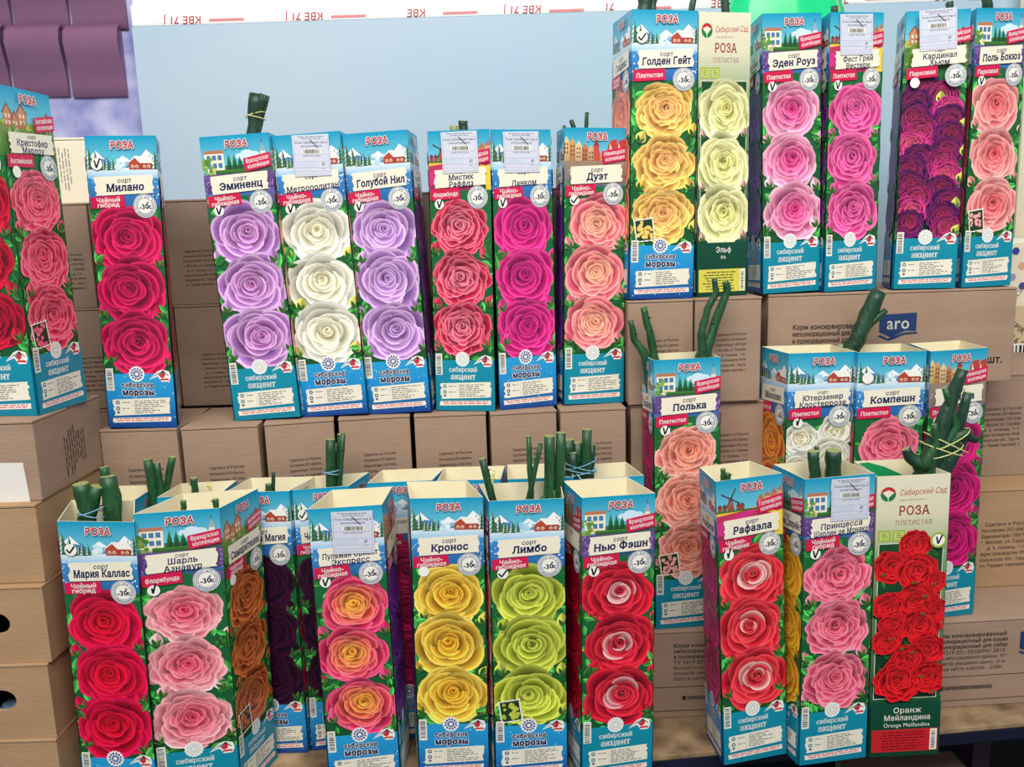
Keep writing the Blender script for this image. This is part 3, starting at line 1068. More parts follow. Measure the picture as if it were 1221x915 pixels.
obj('film_lettering', S.mesh('film_lettering', 1.5 - (PX0 - .8), 1.5 - (PX0 - .8), .034), None, win, ((1.5 + PX0 - .8) / 2, -.0302, 0))

# sample board of metal roof tiles on the left wall
rt = empty('roof_sample', (-.78, 1.535, .88))
tag(rt, 'mauve metal roof tile samples hung on the violet wall', 'roof sample')
prof = [(0, .004), (.012, .016), (.03, .021), (.05, .017), (.075, .009), (.10, .006), (.118, .006), (.121, .0)]
for cxp, czp in ((-33, 27), (37, 27), (107, 27), (-33, -56), (37, -56), (107, -56)):
    cx_, z_top = at(cxp, czp, 1.52).x, at(cxp, czp, 1.52).z
    V, Fc = [], []
    wd = .0465
    for dz, dy in prof:
        V += [(cx_ - wd + .78, -dy - .002, z_top - dz - .88), (cx_ + wd + .78, -dy - .002, z_top - dz - .88)]
    for i in range(len(prof) - 1):
        Fc.append((2 * i, 2 * i + 1, 2 * i + 3, 2 * i + 2))
    n0 = len(V)
    for sgn, k in ((0, 0), (1, 1)):
        base = len(V)
        for i, (dz, dy) in enumerate(prof):
            V.append((V[2 * i + k][0], 0.0, V[2 * i + k][2]))
        for i in range(len(prof) - 1):
            Fc.append((2 * i + k, 2 * i + 2 + k, base + i + 1, base + i))
    pydata('tile', V, Fc, 'rooftile', rt, smooth=True)

# the table, slightly turned
TYAW = math.atan2(.972 - .925, .637 - .159)
tb = empty('display_table', (.159, .925, FLOOR_Z), (0, 0, TYAW))
tag(tb, 'dark-edged table with a dusty board top under all the boxes', 'table')
obj('table_top', box_bm(-1.3, 1.3, 0, .62, -FLOOR_Z - .006, -FLOOR_Z, .001), 'dust', tb)
obj('front_rail', box_bm(-1.3, 1.3, .001, .03, -FLOOR_Z - .024, -FLOOR_Z - .0065, .002), 'dark', tb)
for lx, ly in ((-1.1, .1), (.535, .16), (-1.1, .5), (.535, .5)):
    obj('leg', box_bm(lx - .014, lx + .014, ly - .014, ly + .014, 0, -FLOOR_Z - .0065, .002), 'post', tb)
obj('shelf_board', box_bm(-1.2, 1.2, .02, .6, .42, .44), 'dark', tb)


# ------------------------------------------------------------------ brown cartons
INK = (58, 50, 52)
LINES = ['Сделано в России', 'Изготовитель ООО «Вертекс»', 'Юридический адрес: 115035, Россия,', 'г. Москва, ул. Садовая,', 'д. 5, помещ. 112',
         'Адрес производства: 249100,', 'Калужская обл., Таруса,', 'ул. Первая парковая, 2']


def lines_sheet(v0, n=8, h=.040, gap=.082, cu=.55, sq=.46):
    S = Sheet()
    for i in range(n):
        S.text(LINES[i], cu, v0 + i * gap, h, INK, sq, -.02, .01)
    return S


def pet_sheet(rows):
    S = Sheet()
    T = ['Корм консервированный', 'неполнорационный для кошек', 'и полнорационный для собак', 'ТУ 9219-031-35200941-2013',
         'Масса нетто упакованной единицы - 85 г', 'Количество упакованных единиц - 25 шт.', 'Масса нетто короба - 2300г']
    low = rows > 4
    y0, gp, h0 = (.062, .0235, .0165) if low else (.135, .028, .020)
    for i in range(rows):
        S.text(T[i], .10, y0 + i * gp, h0 if i < 4 else h0 * .9, INK, .30, 0, .03 if i < 3 else .005, align='l')
    b = (30, 58, 104)
    dv = -.045 if low else -.01
    S.poly([(.45, .105 + dv), (.60, .10 + dv), (.60, .175 + dv), (.555, .172 + dv), (.50, .198 + dv), (.45, .175 + dv)], b)
    S.poly([(.445, .192 + dv), (.455, .186 + dv), (.485, .202 + dv), (.55, .18 + dv), (.605, .178 + dv), (.605, .186 + dv), (.555, .188 + dv), (.49, .212 + dv)], b)
    S.text('aro', .525, .138 + dv, .052, (226, 220, 212), .09, 0, .02)
    S.text('шт.', .925, .20 if low else .290, .030, INK, None, 0, .03)
    if low:
        S.rect(.0, .236, 1, .2385, INK)
        S.rect(.0, .338, 1, .3405, INK)
        rnd = random.Random(3)
        for k in range(30):
            x = .155 + k * .0065
            S.poly([(x, .278), (x + .0045, .278), (x + .0045, .278 + rnd.uniform(.012, .018)), (x, .294)], mixc(INK, (120, 96, 76), rnd.random() * .5), False)
        S.rect(.135, .276, .15, .294, INK)
    return S


def hole_body(w, d, h, hx, hz, rx, rz):
    bm = bmesh.new()
    n = 24
    cs = []
    for i in range(n):
        a = 2 * math.pi * i / n
        c, s = math.cos(a), math.sin(a)
        k = min((w / 2 - hx if c > 0 else w / 2 + hx) / max(abs(c), 1e-6), (h - hz if s > 0 else hz) / max(abs(s), 1e-6))
        cs.append((hx + c * k, hz + s * k))
    out = [bm.verts.new((x, 0, z)) for x, z in cs]
    inn = [bm.verts.new((hx + rx * math.cos(2 * math.pi * i / n), 0, hz + rz * math.sin(2 * math.pi * i / n))) for i in range(n)]
    dep = [bm.verts.new((v.co.x, .004, v.co.z)) for v in inn]
    for i in range(n):
        j = (i + 1) % n
        bm.faces.new((out[i], out[j], inn[j], inn[i]))
        bm.faces.new((inn[i], inn[j], dep[j], dep[i]))
    x0, x1 = -w / 2, w / 2
    f = [bm.verts.new(p) for p in ((x0, 0, 0), (x1, 0, 0), (x1, 0, h), (x0, 0, h), (x0, d, 0), (x1, d, 0), (x1, d, h), (x0, d, h))]
    for q in ((1, 5, 6, 2), (5, 4, 7, 6), (4, 0, 3, 7), (0, 4, 5, 1), (3, 2, 6, 7)):
        bm.faces.new([f[i] for i in q])
    # corner slivers between the sampled outline and the true corners
    for cx_, cz_ in ((x0, 0), (x1, 0), (x1, h), (x0, h)):
        lst = sorted(out, key=lambda v: (v.co.x - cx_) ** 2 + (v.co.z - cz_) ** 2)[:2]
        c = min(f[:4], key=lambda v: (v.co.x - cx_) ** 2 + (v.co.z - cz_) ** 2)
        try:
            bm.faces.new((lst[0], lst[1], c))
        except ValueError:
            pass
    bmesh.ops.recalc_face_normals(bm, faces=bm.faces)
    return bm


def carton(label, x, y, yaw, w, d, h, z0, sh=None, mat='kraft', group=None, body=None, gap=.002):
    """x, y: middle of the front face"""
    c = empty('cardboard_carton', (x, y, z0), (0, 0, yaw))
    tag(c, label, 'carton', group)
    rnd = random.Random(label + str(x))
    hb = h - .0035
    bmx = body if body else box_bm(-w / 2, w / 2, 0, d, 0, hb, .0016)
    obj('body', bmx, mat, c)
    for a, b2 in ((-.0008, d / 2 - gap), (d / 2 + gap, d + .0008)):
        bm = box_bm(-w / 2 - .0004, w / 2 + .0004, a, b2, hb + .0002, h - .0002, .0006, 1)
        obj('flap', bm, mat, c)
    if sh is not None:
        obj('printed_text', sh.mesh('printed_text', w, w, h), None, c, (0, -.0002, 0))
    return c


def carton_px(label, pl, pr, z1, d, h, **k):
    """front top edge between two points on the plane z1"""
    (xa, ya), (xb, yb) = pl, pr
    w = math.hypot(xb - xa, yb - ya)
    return carton(label, (xa + xb) / 2, (ya + yb) / 2, math.atan2(yb - ya, xb - xa), w - .002, d, h, z1 - h, **k)


L1, L2, L3, L4 = .122, .265, .407, .543
GR = 'small brown cartons of the ledge'
led = [((-.518, 1.024), (-.419, 1.022), 'under the crimson rose box'), ((-.415, 1.020), (-.319, 1.026), 'with bare top, right of the crimson rose box'),
       ((-.314, 1.030), (-.228, 1.046), 'under the leftmost lilac rose box'), ((-.224, 1.046), (-.132, 1.056), 'under the white rose box'),
       ((-.128, 1.052), (-.034, 1.056), 'under the second lilac rose box'), ((-.030, 1.050), (.057, 1.060), 'under the magenta rose box'),
       ((.060, 1.056), (.147, 1.062), 'under the pink and peach rose box')]
for i, (a, b_, t) in enumerate(led):
    carton_px('small brown carton ' + t + ', ledge row', a, b_, L3, .125, .142, sh=lines_sheet(.54 + .02 * (i % 3), 8), group=GR)
# the two tiers below the ledge, almost wholly hidden behind the front boxes
for k in range(4):
    x0 = -.50 + k * .167
    carton('plain brown carton hidden behind the front rose boxes, carrying the ledge', x0 + .08, 1.065 + .004 * k, .05, .163, .12, .143, L1, group='hidden cartons below the ledge')
    carton('plain brown carton hidden behind the front rose boxes, carrying the ledge', x0 + .08, 1.065 + .004 * k, .05, .163, .12, .122, 0.0, group='hidden cartons below the ledge')

# two tiers behind the ledge boxes, against the panel
GB = 'brown cartons stacked behind the ledge'
names_b = ['left of the crimson rose box', 'behind the crimson rose box', 'between the crimson and the leftmost lilac rose box', 'behind the leftmost lilac rose box',
           'behind the white rose box', 'behind the second lilac rose box', 'behind the ruffled red rose box', 'behind the magenta rose box', 'behind the pink and peach rose box']
for k in range(9):
    for tier in (0, 1):
        xa = -.655 + k * .0895 + (.012 if tier == 0 else 0)
        if tier == 0 and k in (0,):
            pass
        carton('brown carton %s, %s tier against the panel' % (names_b[k], ('lower', 'upper')[tier]), xa + .043, 1.162, 0.0, .0865, .13, .1425, L3 + tier * .1425,
               sh=lines_sheet(.80, 8, .036, .075, .62, .5) if k in (0, 1, 2, 3) else None, group=GB)
carton('large plain carton supporting the back tiers on the far left', -.60, 1.162, 0.0, .10, .13, L3 - .001, 0.0)
carton('long plain carton hidden behind the ledge, carrying the back tiers', -.185, 1.215, 0.0, .65, .12, L3 - .001, 0.0)
# pale carton with turned print on top of the back tiers
c = carton('pale cream carton with sideways print, between the leftmost box and the crimson rose box', at(88, 200, 1.19).x, 1.185, .12, .115, .09, .088, L3 + .285, mat='kraft_pale')
S = Sheet()
rnd = random.Random(9)
for k in range(11):
    u = .12 + k * .035
    v0, v1 = .10 + rnd.uniform(0, .12), .60 - rnd.uniform(0, .15)
    v = v0
    while v < v1:
        l = rnd.uniform(.03, .10)
        S.poly([(u, v), (u + .013, v), (u + .013, v + l), (u, v + l)], (150, 146, 138), False)
        v += l + .02
obj('printed_text', S.mesh('printed_text', .115, .115, .088), None, c, (0, -.0002, 0))

# right side: two small cartons, the long pet food cartons, the stepped ones at the far right
carton('brown carton under the yellow rose box, left of the bare canes', .194, 1.078, 0.03, .0845, .14, .137, L3 - .001, sh=lines_sheet(.62, 8), group='small cartons below the top row')
carton('brown carton under the cream rose box with printed address lines', .282, 1.081, 0.03, .0865, .14, .137, L3 - .001, sh=lines_sheet(.55, 8, .038, .078), group='small cartons below the top row')
carton('brown carton just left of the peach rose box, second tier down', .198, 1.082, 0.02, .086, .14, .140, L2, sh=lines_sheet(.55, 8), group='small cartons below the top row')
carton('brown carton just right of the peach rose box, second tier down', .288, 1.088, 0.02, .09, .14, .140, L2, sh=lines_sheet(.50, 8), group='small cartons below the top row')
carton('wide plain carton hidden behind the peach rose box', .255, 1.115, 0.0, .19, .18, L2 - L1, L1)
carton('wide plain carton hidden behind the pink climbing rose boxes, carrying the long carton', .425, 1.135, 0.0, .165, .18, .415 - L2, L2)
carton('wide plain carton hidden low behind the pink climbing rose boxes', .435, 1.128, 0.0, .16, .18, L2 - L1, L1)
PET = 'long brown pet food cartons with a blue logo'
carton('long brown carton with a blue logo, under the four right boxes of the top row', .511, 1.118, .0, .332, .17, L4 - .001 - .415, .415, sh=pet_sheet(4), group=PET)
carton('long brown carton low on the table between the red-white and scarlet rose boxes', .330, 1.010, .02, .33, .26, L1, 0.0, sh=pet_sheet(7), group=PET)
carton('long brown carton with a blue logo, low on the table at the right edge', .668, 1.016, .05, .33, .26, L1, 0.0, sh=pet_sheet(7), group=PET)
carton('brown carton on the low right long carton, with centred address lines', .758, 1.112, .03, .40, .19, L2 - L1, L1, sh=lines_sheet(.125, 8, .0125, .0215, .31, .18), mat='kraft_warm_lit')
carton('brown carton at the right edge below the printed bag, with address lines', .740, 1.172, .03, .40, .19, .415 - L2, L2, sh=lines_sheet(.125, 8, .012, .0190, .40, .14), mat='kraft')

# the big stack at the left edge
LG = 'large cartons of the left stack'
LB = [(.885, .002, .0), (.872, .0, .03), (.866, .0, -.01), (.862, -.004, .02), (.860, -.004, 0.0)]
LN = ['topmost with a white label', 'second from the top, plain', 'third from the top with an oval hand hole', 'fourth down, packet in its hand hole', 'lowest of the stack, plain']
for i, (yy, dx, yw) in enumerate(LB):
    z0 = .36 - .09 * i
    w = .28
    d = .15 if i == 0 else .18
    body = None
    if i in (2, 3):
        hxp = at(-4 if i == 2 else 4, 752 if i == 2 else 848, yy)
        body = hole_body(w, d, .0865, hxp.x - (-.52 + dx - w / 2), .047, .016, .0125)
    c = carton('large brown carton at left edge, ' + LN[i], -.52 + dx - w / 2, yy, yw * .3, w, d, .0899, z0, mat='kraft_warm_lit' if i else 'kraft', group=LG, body=body)
    if i == 0:
        S = Sheet()
        S.poly([(.66, .16), (.945, .165), (.955, .34), (.66, .345)], (226, 224, 218))
        obj('white_label', S.mesh('white_label', w, w, .0899), None, c, (0, -.0004, 0))
        S = Sheet()
        rnd = random.Random(4)
        for k in range(9):
            u = .38 + k * .036
            v = .14 + abs(k - 4) * .015 + rnd.uniform(0, .06)
            v1 = .50 - rnd.uniform(0, .08)
            while v < v1:
                l = rnd.uniform(.03, .09)
                S.poly([(u, v), (u + .012, v), (u + .012, v + l), (u, v + l)], INK, False)
                v += l + .012
        obj('printed_text', S.mesh('printed_text', d, d, .0899), None, c, (w / 2 + .0003, d / 2, 0), (0, 0, math.pi / 2))
p = at(5, 850, .872)
S_ = []
bm = bmesh.new()
bmesh.ops.create_uvsphere(bm, u_segments=14, v_segments=8, radius=1)
for v in bm.verts:
    v.co = Vector((v.co.x * .022, v.co.y * .012, v.co.z * .015 * (1 + .2 * math.sin(9 * v.co.x))))
M['packet'] = noise_mat('blue_white_packet', (40, 120, 190), (225, 232, 238), 40, .4, .4, 1)
pk = obj('packet', bm, 'packet', None, (p.x, .895, .36 - .27 + .015))
tag(pk, 'small blue and white packet inside the hand hole of a left carton', 'packet')

# carton on the lower level, under the right end of the table
carton('dark brown carton on the lower shelf under the table, bottom right', .535, .98, .04, .17, .11, .17, -.33 + .04)
# ------------------------------------------------------------------ rose boxes
def outer_mat():
    mt, nt, b = new_mat('box_outer_print', .36, .35)
    N, L = nt.nodes, nt.links
    tc = N.new('ShaderNodeTexCoord')
    sp = N.new('ShaderNodeSeparateXYZ')
    mr = N.new('ShaderNodeMapRange')
    mr.inputs[2].default_value = .352
    cr = N.new('ShaderNodeValToRGB')
    e = cr.color_ramp.elements
    e[0].position, e[0].color = 0.0, lin((14, 120, 160))
    e[1].position, e[1].color = 1.0, lin((10, 146, 210))
    for ps, c in ((.18, (14, 130, 170)), (.20, (24, 74, 46)), (.76, (24, 74, 46)), (.80, (60, 110, 170)), (.92, (90, 180, 225))):
        x = e.new(ps)
        x.color = lin(c)
    L.new(tc.outputs['Object'], sp.inputs[0])
    L.new(sp.outputs['Z'], mr.inputs[0])
    L.new(mr.outputs[0], cr.inputs[0])
    L.new(cr.outputs[0], b.inputs['Base Color'])
    return mt


M['outer'] = outer_mat()
BW, BH, BD = .084, .352, .072


def shell_mesh(Wd, H, D, sl, sr, t=.0008, bulge=0.0):
    def ringpts(o):
        FL, FR, BR, BL = Vector((-Wd / 2, 0)), Vector((Wd / 2, 0)), Vector((Wd / 2 + sr, D)), Vector((-Wd / 2 + sl, D))
        if o:
            c = (FL + FR + BR + BL) / 4
            return [p + (c - p).normalized() * o * 1.4 for p in (FL, FR, BR, BL)]
        return [FL, FR, BR, BL]
    A, B = ringpts(0), ringpts(t)
    V, Fc, mi = [], [], []
    for z in (0, H):
        V += [(p.x, p.y, z) for p in A]
    for z in (t, H):
        V += [(p.x, p.y, z) for p in B]
    for i in range(4):
        j = (i + 1) % 4
        Fc.append((i, j, 4 + j, 4 + i)); mi.append(1)
        Fc.append((8 + j, 8 + i, 12 + i, 12 + j)); mi.append(0)
        Fc.append((4 + i, 4 + j, 12 + j, 12 + i)); mi.append(0)
    Fc.append((3, 2, 1, 0)); mi.append(1)
    Fc.append((8, 9, 10, 11)); mi.append(0)
    me = bpy.data.meshes.new('shell')
    me.from_pydata(V, [], Fc)
    me.update()
    for p, k in zip(me.polygons, mi):
        p.material_index = k
    me.materials.append(M['board'])
    me.materials.append(M['outer'])
    return me


def sticker_mesh(k):
    S = Sheet()
    rnd = random.Random(k)
    g = (110, 112, 130)
    S.poly([(.0, .02), (.97, .0), (1.0, 1.20), (.03, 1.22)], (206, 210, 226))
    for (a, b2) in ((.02, .0), (.02, .02)):
        pass
    for v in (.16, .58, .78, .96, 1.07, 1.15):
        S.rect(.05, v, .95, v + .008, (150, 154, 176))
    S.rect(.045, .05, .052, 1.17, (150, 154, 176))
    S.rect(.945, .05, .952, 1.17, (150, 154, 176))
    S.words(.15, .06, .85, .022, g, rnd)
    S.words(.25, .11, .75, .020, g, rnd)
    S.text('Роза Сибирский сад в', .5, .235, .062, (60, 62, 84), .86, 0, .02)
    S.text('ассортименте', .5, .335, .058, (60, 62, 84), .56, 0, .02)
    barcode(S, .25, .43, .75, .56, rnd, False)
    S.L += 1
    S.text('2200190332506', .5, .62, .05, (80, 82, 100), .60)
    S.poly([(.04, .79), (.60, .79), (.60, .95), (.04, .95)], (196, 206, 226))
    S.text('₽', .80, .87, .10, (60, 62, 84), None)
    S.text('шт', .80, .985, .05, (120, 122, 140), None)
    S.poly([(.46, .17), (.49, .165), (.70, .39), (.68, .40)], (40, 44, 70))
    return S.mesh('price_sticker', .047, .041, 0.0)


def rose_box(label, x, y, z, yaw, lean, roll, front, left=None, right=None, sl=0., sr=0., Wd=BW, D=BD, H=BH, sticker=None, group='boxed roses'):
    yaw, lean, roll = R(yaw), R(lean), R(roll)
    Mx = Matrix.Rotation(yaw, 4, 'Z') @ Matrix.Rotation(lean, 4, 'X') @ Matrix.Rotation(roll, 4, 'Y')
    lows = [(Mx @ Vector(p)).z for p in ((-Wd / 2, 0, 0), (Wd / 2, 0, 0), (Wd / 2 + sr, D, 0), (-Wd / 2 + sl, D, 0))]
    root = empty('rose_box', (x, y, z - min(lows) + .0002))
    root.rotation_euler = Mx.to_euler()
    tag(root, label, 'rose box', group)
    obj('shell', shell_mesh(Wd, H, D, sl, sr), None, root)
    obj('front_print', sheet_mesh(front, Wd, H), None, root)
    FL, FR, BR, BL = Vector((-Wd / 2, 0, 0)), Vector((Wd / 2, 0, 0)), Vector((Wd / 2 + sr, D, 0)), Vector((-Wd / 2 + sl, D, 0))
    for key, a, b in ((left, BL, FL), (right, FR, BR)):
        if key:
            d = b - a
            obj('side_print', sheet_mesh(key, BD, H), None, root, tuple((a + b) / 2), (0, 0, math.atan2(d.y, d.x))).scale = (d.length / BD, 1, 1)
    if sticker:
        su, sv, sa = sticker
        obj('price_sticker', sticker_mesh(int(su * 100)), None, root, ((su - .5) * Wd, -(5e-4 + sheet(front).L * Sheet.DZ), H - sv * Wd), (0, sa, 0))
    return root


TOP, MID, LOW, CLB = 'boxes of the top right row', 'boxes of the middle ledge', 'boxes of the front row', 'boxes of the climbing rose row'
BEH = 'boxes behind the front row'
# middle ledge
rose_box('tall rose box with three crimson roses, alone at the left end of the ledge', -.462, 1.026, L3, -.9, 0, 1.5, 'milano', 'red_side', 'plain', sl=-.026, sr=-.026, group=MID)
rose_box('tall rose box with lilac roses and white village house, right of bare carton top', -0.314, 1.053, L3, -.7, 0, -2.2, 'eminents', 'plain', 'plain_fr', group=MID)
rose_box('tall rose box with three white roses and a price sticker', -0.2285, 1.062, L3, -3.0, 0, -2.3, 'metropolitan', 'plain', 'plain_fr', sticker=(.58, .02, .05), group=MID)
rose_box('tall rose box with paler lilac roses on blue, right of the white rose box', -0.1465, 1.066, L3, -3.0, 0, -2.0, 'goluboy', 'plain', 'plum_side', Wd=0.081, group=MID)
rose_box('tall rose box with ruffled red roses, windmill and price sticker on the ledge', -0.061, 1.070, L3, -10.0, 0, .8, 'mistik', 'plain_fr', 'plain', sticker=(.52, .02, 0), sl=-.012, sr=-.012, Wd=0.078, D=.06, group=MID)
rose_box('tall rose box with magenta roses and price sticker on the ledge', 0.0205, 1.078, L3, 14.0, 0, 0, 'lankom', 'plain', 'plum_side', sticker=(.50, .03, .01), sl=.016, sr=.016, Wd=0.077, D=.06, group=MID)
rose_box('tall rose box with pink and peach roses, right end of the ledge', 0.1075, 1.090, L3, 9.0, 0, 1.2, 'duet', 'plum_side', 'plain_fr', Wd=.080, D=0.044, group=MID)
# top right row
rose_box('tall rose box with three yellow roses, left end of the top row', .196, 1.087, L4, 8.1, 0, .9, 'golden', 'golden_side', 'plain', sl=-.004, sr=-.004, group=TOP)
rose_box('cream topped box with greenish white roses beside the yellow rose box', 0.279, 1.105, L4, 12, 0, .0, 'elf', 'elf', 'elf', Wd=.070, group=TOP)
rose_box('tall rose box with pale rimmed pink roses, third in the top row', .377, 1.125, L4, 9.0, 0, -1.4, 'eden', 'plum_side', 'plain', Wd=.080, sl=.014, sr=.014, group=TOP)
rose_box('tall rose box with deep pink roses and price sticker in the top row', .4565, 1.128, L4, 10.0, 0, -.6, 'fest', 'plum_side', 'plain', sl=.013, sr=.013, Wd=.074, sticker=(.48, .03, 0), group=TOP)
rose_box('tall rose box with dark plum clustered roses and price sticker', 0.5545, 1.129, L4, -5.4, 0, .4, 'kardinal', 'plum_side', 'plain', sl=.014, sr=-0.014, Wd=0.079, sticker=(.46, .0, -.04), group=TOP)
rose_box('tall rose box with blush pink roses, right end of the top row', 0.6385, 1.128, L4, 8.0, 0, -.2, 'bocuse', 'plain', 'plain_fr', Wd=0.071, D=.06, sl=0.016, sr=0.012, group=TOP)
# left stack
rose_box('tall rose box turned at the left edge, ruffled coral roses on its side', -.567, .917, .45, -7.4, 0, 0, 'marlou_front', 'red_side', 'marlou', D=.084)
# climbing roses
rose_box('tall rose box with ruffled peach roses and tall bare canes', .218, 1.019, L1, 5.3, 0, -.3, 'polka', 'polka_side', 'plain_fr', D=.056, group=CLB)
rose_box('tall rose box with white clustered roses and a two line name', .385, 1.034, L1, 2.2, 0, .4, 'uter', 'uter_side', 'plain', sl=-.010, sr=.0, group=CLB)
rose_box('tall rose box with one big ruffled pink rose in view', .4695, 1.024, L1, -1.5, 0, .2, 'kompeshn', 'plain', 'plain', group=CLB)
rose_box('tall rose box with fuchsia roses behind the tangled canes at the right', .556, 1.024, L1, 9.0, 0, -.4, 'manita', 'plain', 'plain_fr', Wd=.078, sl=.020, sr=.016, group=CLB)
# front row
rose_box('front rose box with three bright crimson red roses, leftmost in front', -.456, .856, 0, -3.2, 0, 1.4, 'maria', 'red_side', 'plain', sl=-.026, sr=-0.035, H=0.343, group=LOW)
rose_box('front rose box with pale pink roses and bronze roses on its side', -0.372, .868, 0, 10.8, 0, 1.0, 'sharl', 'plain', 'sharl_side', sl=0.038, sr=.034, D=.066, Wd=.088, H=0.347, group=LOW)
rose_box('front rose box with pink and yellow roses and a price sticker', -0.1865, .890, 0, 4.6, 0, -.4, 'pullman', 'plain', 'pullman_side', sl=0.018, sr=0.008, D=.068, sticker=(.60, .05, .04), Wd=0.081, H=0.34, group=LOW)
rose_box('front rose box with three yellow roses, blue sky and red house', -.083, .904, 0, 1.0, 0, .9, 'kronos', 'pullman_side', 'plain_fr', sl=-0.01, sr=-.02, D=.066, Wd=0.082, H=0.342, group=LOW)
rose_box('front rose box with three lime green roses', .009, .898, 0, 3.2, 0, .5, 'limbo', 'plain_fr', 'plain', sl=-.010, sr=.004, D=.068, H=0.339, group=LOW)
rose_box('front rose box with red roses with whitish hearts', .109, .892, 0, 8.6, 0, .9, 'fashn', 'red_side', 'plain', sl=-.006, sr=-.012, D=.068, H=0.342, group=LOW)
rose_box('tilted front rose box with scarlet roses and a windmill', .278, .913, 0, 10.3, 0, -2.4, 'rafaela', 'polka_side', 'plain', sl=0.006, sr=-0.010, D=0.06, Wd=.080, group=LOW)
rose_box('front rose box with ruffled pink roses, price sticker, yellow roses on its side', .368, .907, 0, 8.0, 0, -.5, 'princess', 'princess_side', 'plain_fr', sl=-0.006, sr=-.005, D=.066, group=LOW, sticker=(.64, .02, .02))
rose_box('cream and green box with scarlet clustered roses, rightmost in front', .456, .916, 0, 1.0, 0, -.6, 'meilland', 'meilland', 'plain', sl=.002, sr=-.010, D=.066, H=0.348, group=LOW)
# green leaf printed on the inner back wall of the cream and green box
mb = [o for o in COL.objects if o.name.startswith('rose_box') and 'cream and green' in o.get('label', '')][0]
S = Sheet()
S.poly([(.03, .02), (.22, .01), (.50, .10), (.98, .34), (.98, .52), (.03, .52)], (28, 150, 92))
obj('inner_print', S.mesh('inner_print', .070, .070, .347), None, mb, (-.004, .0645, 0))
# behind the front row
rose_box('rose box behind the leftmost front box, only its rim and side in view', -0.482, .940, 0, -2.0, 0, 0, 'plain', 'plain', 'plain', sl=0.01, sr=0.0, D=.062, Wd=0.076, H=.340, group=BEH)
rose_box('rose box behind the pale pink front box, only its rim in view', -0.385, .952, 0, 6.0, 0, 0, 'plain', 'plain', 'plain', sl=0.012, sr=.008, D=.055, Wd=0.072, H=.340, group=BEH)
rose_box('rose box with near-black roses right behind the pale pink box', -0.308, .958, 0, -.7, 0, .3, 'magia', 'plain', 'plain', sl=.012, sr=.016, D=.06, Wd=0.076, H=.340, group=BEH)
rose_box('rose box with near-black roses half hidden by the pink and yellow rose box', -0.2325, .966, 0, 9.0, 0, 0, 'che', 'plain', 'plain', sl=.022, sr=.024, D=.055, Wd=0.066, H=.340, group=BEH)
rose_box('rose box behind the pink and yellow front box, only its cream rim in view', -.140, .982, 0, 2.3, 0, 0, 'plain', 'plain', 'plain', sl=.012, sr=.014, D=.056, Wd=.078, H=.340, group=BEH)
rose_box('rose box behind the yellow front box, only its cream rim in view', -.056, .980, 0, -1.0, 0, 0, 'plain', 'plain', 'plain', sl=.004, sr=.004, D=.060, Wd=0.077, H=.340, group=BEH)
rose_box('rose box behind the lime green front box, only its cream rim in view', .031, .978, 0, 0, 0, 0, 'plain', 'plain', 'plain', D=.066, Wd=0.08, H=.340, group=BEH)
rose_box('rose box behind the red and white front box, rim and right corner in view', .117, .972, 0, 6.0, 0, 0, 'plain', 'plain', 'plain', sl=-.002, sr=-.006, D=.064, Wd=0.077, H=.340, group=BEH)


# ------------------------------------------------------------------ rose canes standing in the boxes
def canes(label, paths, ties=(), name='rose_canes', group='bundled rose canes'):
    """paths: (list of photo points, distance Y, radii, material)"""
    base = at(*paths[0][0][0], paths[0][1])
    root = empty(name, tuple(base))
    tag(root, label, 'rose canes', group)
    for i, (pp, Y, rr, mt) in enumerate(paths):
        P = []
        for k, q in enumerate(pp):
            P.append(at(q[0], q[1], Y + (q[2] if len(q) > 2 else 0)) - base)
        # denser, slightly crooked
        Q, RR = [], []
        rnd = random.Random(i * 7 + int(pp[0][0]))
        rr = rr if isinstance(rr, (list, tuple)) else [rr] * len(P)
        for a in range(len(P) - 1):
            for s in range(4):
                t = s / 4
                p = P[a].lerp(P[a + 1], t)
                k = rr[a] + (rr[a + 1] - rr[a]) * t
                Q.append(p + Vector((rnd.uniform(-1, 1), rnd.uniform(-1, 1), 0)) * k * .12)
                RR.append(k * rnd.uniform(.93, 1.1))
        Q.append(P[-1])
        RR.append(rr[-1])
        st = tube('cane', [tuple(q) for q in Q], RR, mt, root, 9, 'stem_cut', .05, i)
        for k in range(2 if len(Q) > 4 else 1):
            j = rnd.randrange(1, len(Q) - 1)
            a = rnd.uniform(2.6, 6.8)
            d = Vector((math.cos(a), math.sin(a) * .6 - .3, .25)).normalized()
            tube('thorn', [tuple(Q[j] + d * RR[j] * .8), tuple(Q[j] + d * (RR[j] + .0035))], [.0016, .0003], mt, st, 5)
    for (cx_, cy_, Y, rx, ry, tilt, mt) in ties:
        c = at(cx_, cy_, Y) - base
        V = []
        for loop in range(2):
            P = []
            for i in range(17):
                a = 2 * math.pi * i / 16
                P.append(tuple(c + Vector((rx * math.cos(a), ry * math.sin(a), tilt * rx * math.cos(a) * (1 if loop else -1) + loop * .003))))
            tube('string', P, .0007, mt, root, 5)
    return root


